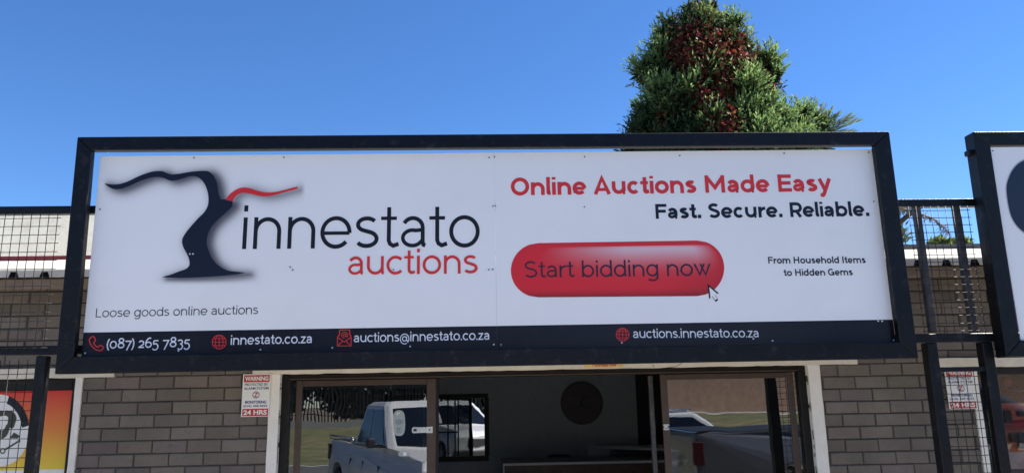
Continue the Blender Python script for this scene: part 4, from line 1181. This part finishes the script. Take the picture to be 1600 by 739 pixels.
def frond(mb, root, dirv, length, droop, n=22, lw=.02, ll=.38, col=(.10, .14, .07)):
    """a feather palm leaf: rib with leaflets either side"""
    root = Vector(root); d = Vector(dirv).normalized(); p = root.copy(); pts = [p.copy()]; dd = d.copy()
    for i in range(n):
        dd = (dd+Vector((0, 0, -droop/n))).normalized(); p = p+dd*(length/n); pts.append(p.copy())
    mb.tube(pts, [.014*(1-i/(n+2))+.003 for i in range(n+1)], 5, col)
    side = d.cross(Vector((0, 0, 1))).normalized()
    for i in range(3, n+1):
        t = (pts[i]-pts[i-1]).normalized()
        for s in (-1, 1):
            for _ in (0, 1):
                f = i/n; L = ll*(.5+.5*math.sin(math.pi*min(1, f*.9+.1)))*random.uniform(.8, 1.1)
                v = (side*s*random.uniform(.55, .9)+t*.75+Vector((0, 0, random.uniform(-.25, .25)))).normalized()
                b = pts[i]-t*random.uniform(0, length/n); wv = v.cross(t).normalized()*lw*.5
                wv = (wv+Vector((0, 0, 1))*lw*.3); m1 = b+v*L*.5; tip = b+v*L+Vector((0, 0, -.06*L))
                c = tuple(x*random.uniform(.7, 1.3) for x in col)
                mb.add([b-wv*.6, b+wv*.6, m1+wv, tip, m1-wv], [(0, 1, 2, 3, 4)], c)

def palm(name, label, cx, cy, Y, fr, hgt_label='palm'):
    c = P(cx, cy, Y)
    t = thing(name, label, 'palm tree', (c.x, Y, BZ))
    m = MB(); m.tube([(c.x, Y, BZ), (c.x+.06, Y, c.z*.5), (c.x, Y, c.z)], [.22, .16, .15], 10); m.build('trunk', M['bark'], t, smooth=True)
    m = MB()
    for (dx, dy, dz, L, dr) in fr: frond(m, (c.x, Y, c.z), (dx, dy, dz), L, dr, 22, .013, .50, (.16, .22, .15))
    m.build('frond', M['leaf'], t, recalc=False)
palm('palm_tree', 'pale green palm fronds showing at the right foot of the conifer', 1286, 215, 17.0,
     [(.85, 0, .9, 1.15, .35), (.6, .2, 1.1, 1.05, .35), (1.0, -.2, .62, 1.2, .35), (.30, -.1, 1.0, .95, .3), (.95, .3, .40, 1.15, .3), (1, 0, .22, 1.1, .3), (-.8, .3, .4, 1.0, .9), (-.5, .8, .3, 1.0, .9), (.2, .9, .5, 1.0, 1.0), (.3, -.8, .2, 1.0, 1.0), (.78, .1, .68, 1.25, .3)])

def dry_branch():
    Y = 6.0; p = P(1395, 400, Y)
    t = thing('bare_tree', 'bare brown branch with a dry drooping spray seen through the right mesh', 'tree', (p.x, Y, BZ))
    m = MB(); A = P(1396, 356, Y); B = P(1428, 329, Y); C = P(1448, 318, Y)
    m.tube([(p.x-.15, Y, BZ), (p.x-.12, Y, p.z*.6), tuple(A), tuple(B), tuple(C)], [.11, .09, .055, .042, .030], 8); m.build('trunk', M['bark'], t, smooth=True)
    m = MB(); q = [P(1396, 322, Y), P(1415, 328, Y), P(1440, 335, Y), P(1460, 343, Y), P(1475, 356, Y), P(1482, 364, Y)]
    m.tube([tuple(v) for v in q], [.02, .018, .015, .012, .008, .004], 6, (.30, .24, .16))
    for i in range(150):
        k = random.random()*4.9; j = int(k); v = q[j].lerp(q[j+1], k-j); d = Vector((random.uniform(-1, 1), random.uniform(-.6, .6), random.uniform(-1.1, .3))).normalized(); L = random.uniform(.05, .14)
        m.tube([tuple(v), tuple(v+d*L)], [.006, .003], 4, (.34*random.uniform(.6, 1.2), .28*random.uniform(.6, 1.1), .18))
    for i in range(60):
        v = P(1398+random.uniform(-6, 24), 322+random.uniform(-3, 6), Y); d = Vector((random.uniform(-.3, 1), 0, random.uniform(-.8, .3))).normalized()
        m.tube([tuple(v), tuple(v+d*random.uniform(.08, .2))], [.006, .003], 4, (.30, .27, .19))
    m.build('dry_spray', M['leaf'], t)
    m = MB(); 
    for i in range(90):
        v = P(1398+random.uniform(0, 18), 372+random.gauss(0, 9), Y+.4); d = Vector((random.uniform(-.5, 1), random.uniform(-.5, .5), random.uniform(-.2, 1))).normalized(); s = d.cross(Vector((0, 1, 0)))*.014
        L = random.uniform(.1, .2); m.add([v-s*.5, v+d*L*.5+s, v+d*L, v+d*L*.5-s], [(0, 1, 2, 3)], (.10*random.uniform(.7, 1.3), .14*random.uniform(.7, 1.2), .08))
    m.build('foliage', M['leaf'], t, recalc=False)
dry_branch()

def far_tree(px, py, rpx, Y, label):
    ppm = FPX/(Y-CAM.y); c = P(px, py, Y); r = rpx/ppm
    t = thing('far_tree', label, 'tree', (c.x, Y, BZ))
    m = MB(); m.tube([(c.x, Y, BZ), (c.x, Y, c.z)], [.2, .06], 8); m.build('trunk', M['bark'], t)
    n = 1500; d = unit(rng.normal(size=(n, 3))); rad = rng.uniform(.2, 1, (n, 1))**.5; bp = np.array(c)+d*rad*np.array([r, r, r*.62])
    lump = np.array([mnoise.noise(Vector(v)*1.6) for v in bp]); bp = bp[lump > -.25]; n = len(bp)
    V, F = leaf_quads(bp, unit(rng.normal(size=(n, 3))+np.array([0, 0, .3])), rng.uniform(.18, .34, n), rng.uniform(.09, .16, n))
    C = np.array([.17, .22, .07])*rng.uniform(.5, 1.5, (n, 1)); from_np('crown', V, F, C, M['leaf'], t)
far_tree(1470, 383, 15, 24, 'small distant green treetop just left of the right mesh upright')
far_tree(1501, 383, 13, 27, 'small distant green treetop just right of the right mesh upright')

# ================================================================== THE STREET BEHIND THE CAMERA (seen in the glass)
def loft(mb, secs):
    n = len(secs[0]); b = len(mb.v)
    vs = [p for s_ in secs for p in s_]
    fs = [(i*n+k, i*n+(k+1) % n, (i+1)*n+(k+1) % n, (i+1)*n+k) for i in range(len(secs)-1) for k in range(n)]
    fs += [tuple(range(n-1, -1, -1)), tuple((len(secs)-1)*n+k for k in range(n))]
    return mb.add(vs, fs)
def vehicle(name, label, kind, paint, loc, rz, scale=1.0, rails=True):
    t = thing(name, label, 'pickup truck' if kind == 'pickup' else 'car', (0, 0, 0), 'vehicles parked in the street')
    if kind == 'pickup':
        top = [(2.62, .62), (2.62, .98), (2.50, 1.10), (1.20, 1.20), (-.80, 1.22), (-.82, 1.20), (-2.60, 1.20), (-2.64, .62)]
        wheels = (1.62, -1.55); cabb = (1.30, -.80); cabt = (.42, -.66); zb, zt = 1.19, 1.86; wr = .39
    else:
        top = [(2.40, .55), (2.42, .92), (2.30, 1.02), (1.05, 1.12), (-2.25, 1.14), (-2.38, .95), (-2.40, .52)]
        wheels = (1.48, -1.42); cabb = (1.20, -2.22); cabt = (.30, -1.95); zb, zt = 1.11, 1.76; wr = .37
    bot = []
    for wx in sorted(wheels):
        bot += [(wx-wr*1.18, .42)]+[(wx-wr*1.18*math.cos(a), .42+wr*1.15*math.sin(a)) for a in np.linspace(.2, math.pi-.2, 10)]+[(wx+wr*1.18, .42)]
    bot = [(top[-1][0]+.1, .42)]+bot+[(top[0][0]-.1, .42)]
    outline = top+bot
    hw = .90
    m = MB(); left = [(x, -hw+(.06 if z > 1.0 else 0)+(.08 if x > 2.3 or x < -2.3 else 0), z) for x, z in outline]
    n = len(outline); right = [(x, -y, z) for x, y, z in left]
    tr = tessellate_polygon([[Vector(p) for p in left]])
    m.add(left+right, [tuple(i) for i in tr]+[tuple(n+k for k in i[::-1]) for i in tr]+[(i, (i+1) % n, n+(i+1) % n, n+i) for i in range(n)])
    m.build('body', paint, t, bevel=.03, segs=2)
    # cab
    def ring(xf, xb, w_, z): return [(xf, -w_*.9, z), (xf-.08, -w_, z), (xb+.06, -w_, z), (xb, -w_*.92, z), (xb, w_*.92, z), (xb+.06, w_, z), (xf-.08, w_, z), (xf, w_*.9, z)]
    m = MB(); loft(m, [ring(cabb[0], cabb[1], .84, zb-.02), ring(cabt[0], cabt[1], .66, zt-.06), ring(cabt[0]-.12, cabt[1]+.10, .58, zt)])
    m.build('cab', paint, t, bevel=.02, segs=2)
    m = MB(); H = zt-.06-zb
    def side(s, u0, u1, v0, v1):
        def pt(u, v):
            xf = cabb[0]-.08+(cabt[0]-cabb[0])*v; xb = cabb[1]+.06+(cabt[1]-cabb[1])*v
            return (xf+(xb-xf)*u, s*(.84+(.66-.84)*v+.006), zb+H*v)
        q = [pt(u0, v0), pt(u1, v0), pt(u1, v1), pt(u0, v1)]; m.add(q, [(0, 1, 2, 3)])
    for s_ in (-1, 1):
        if kind == 'pickup': side(s_, .07, .48, .10, .90); side(s_, .53, .93, .10, .90)
        else: side(s_, .05, .33, .10, .90); side(s_, .37, .64, .10, .90); side(s_, .68, .94, .10, .90)
    m.build('side_window', M['car_glass'], t, recalc=False)
    for sx_ in ((.98, -.02, -.74) if kind == 'pickup' else (1.0, .02, -.86)):
        for s_ in (-1, 1):
            m = MB(); m.box(sx_-.006, sx_+.006, s_*(hw-.02), s_*(hw+.0006), .60, .95); m.build('door_seam', M['plastic'], t)
    for s_ in (-1, 1):
        m = MB(); m.box(cabb[1]+.1, cabb[0]-.12, s_*(.838), s_*(.848), zb-.002, zb+.022); m.build('window_trim', M['plastic'], t)
        m = MB(); m.box(-1.0, 1.0, s_*(hw-.02), s_*(hw+.012), .62, .68); m.build('side_moulding', M['plastic'], t, bevel=.005)
    def screen_(xb_, xt_, sg, nm):
        m = MB(); q = []
        for v, ww in ((.08, .70), (.92, .56)): x = xb_+(xt_-xb_)*v+sg*.008; q += [(x, -ww, zb+H*v), (x, ww, zb+H*v)]
        m.add([q[0], q[1], q[3], q[2]], [(0, 1, 2, 3)]); m.build(nm, M['car_glass'], t, recalc=False)
    screen_(cabb[0], cabt[0], 1, 'windscreen'); screen_(cabb[1], cabt[1], -1, 'rear_window')
    for wx in wheels:
        for s_ in (-1, 1):
            wm = MB(); pr = [(wr*.62, .02), (wr*.9, 0), (wr, .03), (wr, .17), (wr*.9, .20), (wr*.62, .18)]
            n = 24; vs = []; fs = []
            for r_, y_ in pr:
                for k in range(n): vs.append((wx+r_*math.cos(2*math.pi*k/n), s_*(hw+.01-y_), wr+r_*math.sin(2*math.pi*k/n)))
            for a in range(len(pr)-1):
                for k in range(n): fs.append((a*n+k, a*n+(k+1) % n, (a+1)*n+(k+1) % n, (a+1)*n+k))
            wm.add(vs, fs); wh = wm.build('wheel', M['rubber'], t, smooth=True)
            rm = MB(); rm.add([(wx+wr*.63*math.cos(2*math.pi*k/n), s_*(hw-.02), wr+wr*.63*math.sin(2*math.pi*k/n)) for k in range(n)]+[(wx, s_*(hw-.03), wr)], [(k, (k+1) % n, n) for k in range(n)])
            for k in range(6):
                a = 2*math.pi*k/6; rm.bar((wx, s_*(hw-.015)-.005, wr), (wx+wr*.6*math.cos(a), s_*(hw-.015)-.005, wr+wr*.6*math.sin(a)), .06, .012)
            rm.build('rim', M['rim'], wh)
    for s_ in (-1, 1):
        m = MB(); m.box(cabb[0]-.42, cabb[0]-.28, s_*.95, s_*1.10, 1.20, 1.36); m.box(cabb[0]-.37, cabb[0]-.33, s_*.84, s_*.96, 1.20, 1.25); m.build('wing_mirror', M['plastic'] if kind == 'pickup' else paint, t, bevel=.045, segs=3)
        m = MB(); m.box(top[0][0]-.16, top[0][0]+.012, s_*.56, s_*.80, .82, .98); m.build('headlight', M['lamp_clear'], t, bevel=.02)
        m = MB(); m.box(top[-1][0]-.012, top[-1][0]+.10, s_*.775, s_*.835, .86, 1.10); m.build('tail_light', M['tail_red'], t, bevel=.01)
        for hx in (.15, -.75):
            m = MB(); m.box(hx-.10, hx+.10, s_*.905, s_*.93, 1.00, 1.03); m.build('door_handle', M['chrome'], t, bevel=.006)
    m = MB(); m.box(top[0][0]-.02, top[0][0]+.02, -.5, .5, .70, .92); m.build('grille', M['plastic'], t, bevel=.01)
    m = MB(); m.box(top[0][0]-.2, top[0][0]+.09, -.86, .86, .42, .62); m.box(top[-1][0]-.08, top[-1][0]+.2, -.86, .86, .46, .60); m.build('bumper', M['plastic'], t, bevel=.03)
    t.scale = (scale,)*3
    if kind == 'pickup':
        m = MB(); m.box(-2.56, -.90, -.76, .76, 1.197, 1.206); m.build('bed_cover', M['plastic'], t)
        m = MB()
        for s_ in (-1, 1): m.tube([(-2.5, s_*.80, 1.28), (-.95, s_*.80, 1.28)], .02, 8); m.tube([(-.95, s_*.80, 1.2), (-.95, s_*.80, 1.28)], .02, 8); m.tube([(-2.5, s_*.80, 1.2), (-2.5, s_*.80, 1.28)], .02, 8)
        if rails: m.build('bed_rail', M['chrome'], t, smooth=True)
    else:
        m = MB()
        for s_ in (-1, 1): m.tube([(.2, s_*.60, zt+.03), (-1.8, s_*.60, zt+.03)], .02, 8)
        m.build('roof_rail', M['chrome'], t, smooth=True)
    t.location = loc; t.rotation_euler = (0, 0, rz)
    return t
GZ = -.03
Q = P(651, 680, 7.6)
vehicle('pickup_truck', 'white pickup parked nose first to the shop, mirrored in the left glass door', 'pickup', M['car_silver'], (Q.x-.05, -8.0, GZ), R(66), 1.06)
Q = P(1092, 690, 4.6)
vehicle('pickup_truck', 'dark grey pickup parked along the shop front, mirrored in the right glass door', 'pickup', M['car_grey'], (Q.x+2.64*1.25, -5.75, GZ), 0, 1.25, False)
Q = P(1258, 664, 10.2)
vehicle('parked_car', 'white estate car standing in the street, mirrored in the right glass door', 'suv', M['car_white'], (Q.x-2.4, -11.1, -.146), R(-2), 1.02)

def street():
    # brown brick boundary wall across the road
    w_ = thing('boundary_wall', 'long brown brick wall across the street', 'wall', (18, -47, .9))
    m = MB(); m.box(3, 60, -47.2, -47, .6, 4.6); m.build('brickwork', M['face_brick'], w_)
    m = MB(); m.box(2.95, 60.05, -47.25, -46.95, 4.6, 4.75); m.build('coping', M['kerb'], w_)
    m = MB(); m.box(3, 60, -46.995, -46.9, .6, 1.1); m.build('plinth', M['kerb'], w_)
    m = MB(); m.add([(3, -46.9, 1.02), (60, -46.9, 1.02), (60, -44.2, .99), (3, -44.2, .99)], [(0, 1, 2, 3)]); tag(m.build('path', M['paving']), kind='structure')
    f = thing('palisade_fence', 'black palisade fence on a concrete plinth across the street', 'fence', (-20, -46, .4))
    m = MB(); m.box(-60, 2.8, -46.3, -46, .2, .95); m.build('plinth', M['kerb'], f)
    m = MB()
    for x in np.arange(-60, 2.8, .22): m.box(x, x+.09, -46.16, -46.13, .95, 3.4)
    m.box(-60, 2.8, -46.12, -46.08, 1.3, 1.36); m.box(-60, 2.8, -46.12, -46.08, 3.0, 3.06); m.build('pales', M['plastic'], f)
    for i, (x, y, r) in enumerate(((-9.5, -30, .22), (-10.6, -31.5, .16))):
        t = thing('street_tree', ('thick' if i == 0 else 'slender')+' street tree on the grass verge, mirrored in the left glass door', 'tree', (x, y, .2), 'trees on the verge')
        m = MB(); m.tube([(x, y, .1), (x+.1, y, 2.2), (x+.5, y, 4.6)], [r*1.2, r, r*.7], 10); m.tube([(x+.1, y, 2.2), (x-.8, y, 4.2), (x-1.4, y+.3, 5.4)], [r*.8, r*.5, r*.3], 8); m.build('trunk', M['bark'], t, smooth=True)
        n = 3000; d = unit(rng.normal(size=(n, 3))); bp = np.array([x, y, 6.2])+d*rng.uniform(.3, 1, (n, 1))**.5*np.array([3.2, 3.0, 2.2])
        V, F = leaf_quads(bp, unit(rng.normal(size=(n, 3))), rng.uniform(.2, .4, n), rng.uniform(.12, .2, n)); from_np('crown', V, F, np.array([.05, .075, .022])*rng.uniform(.6, 1.4, (n, 1)), M['leaf'], t)
    for i in range(7):
        x = -50+i*8.3; y = -50-(i % 3); t = thing('far_tree', 'dense dark tree behind the palisade fence', 'tree', (x, y, .3), 'trees behind the palisade fence')
        m = MB(); m.tube([(x, y, 0), (x, y, 4)], [.25, .15], 8); m.build('trunk', M['bark'], t)
        n = 5200; d = unit(rng.normal(size=(n, 3))); bp = np.array([x, y, 4.2])+d*rng.uniform(.3, 1, (n, 1))**.5*np.array([4.6, 3, 3.6])
        V, F = leaf_quads(bp, unit(rng.normal(size=(n, 3))), rng.uniform(.4, .7, n), rng.uniform(.25, .4, n)); from_np('crown', V, F, np.array([.035, .05, .018])*rng.uniform(.6, 1.4, (n, 1)), M['leaf'], t)
street()
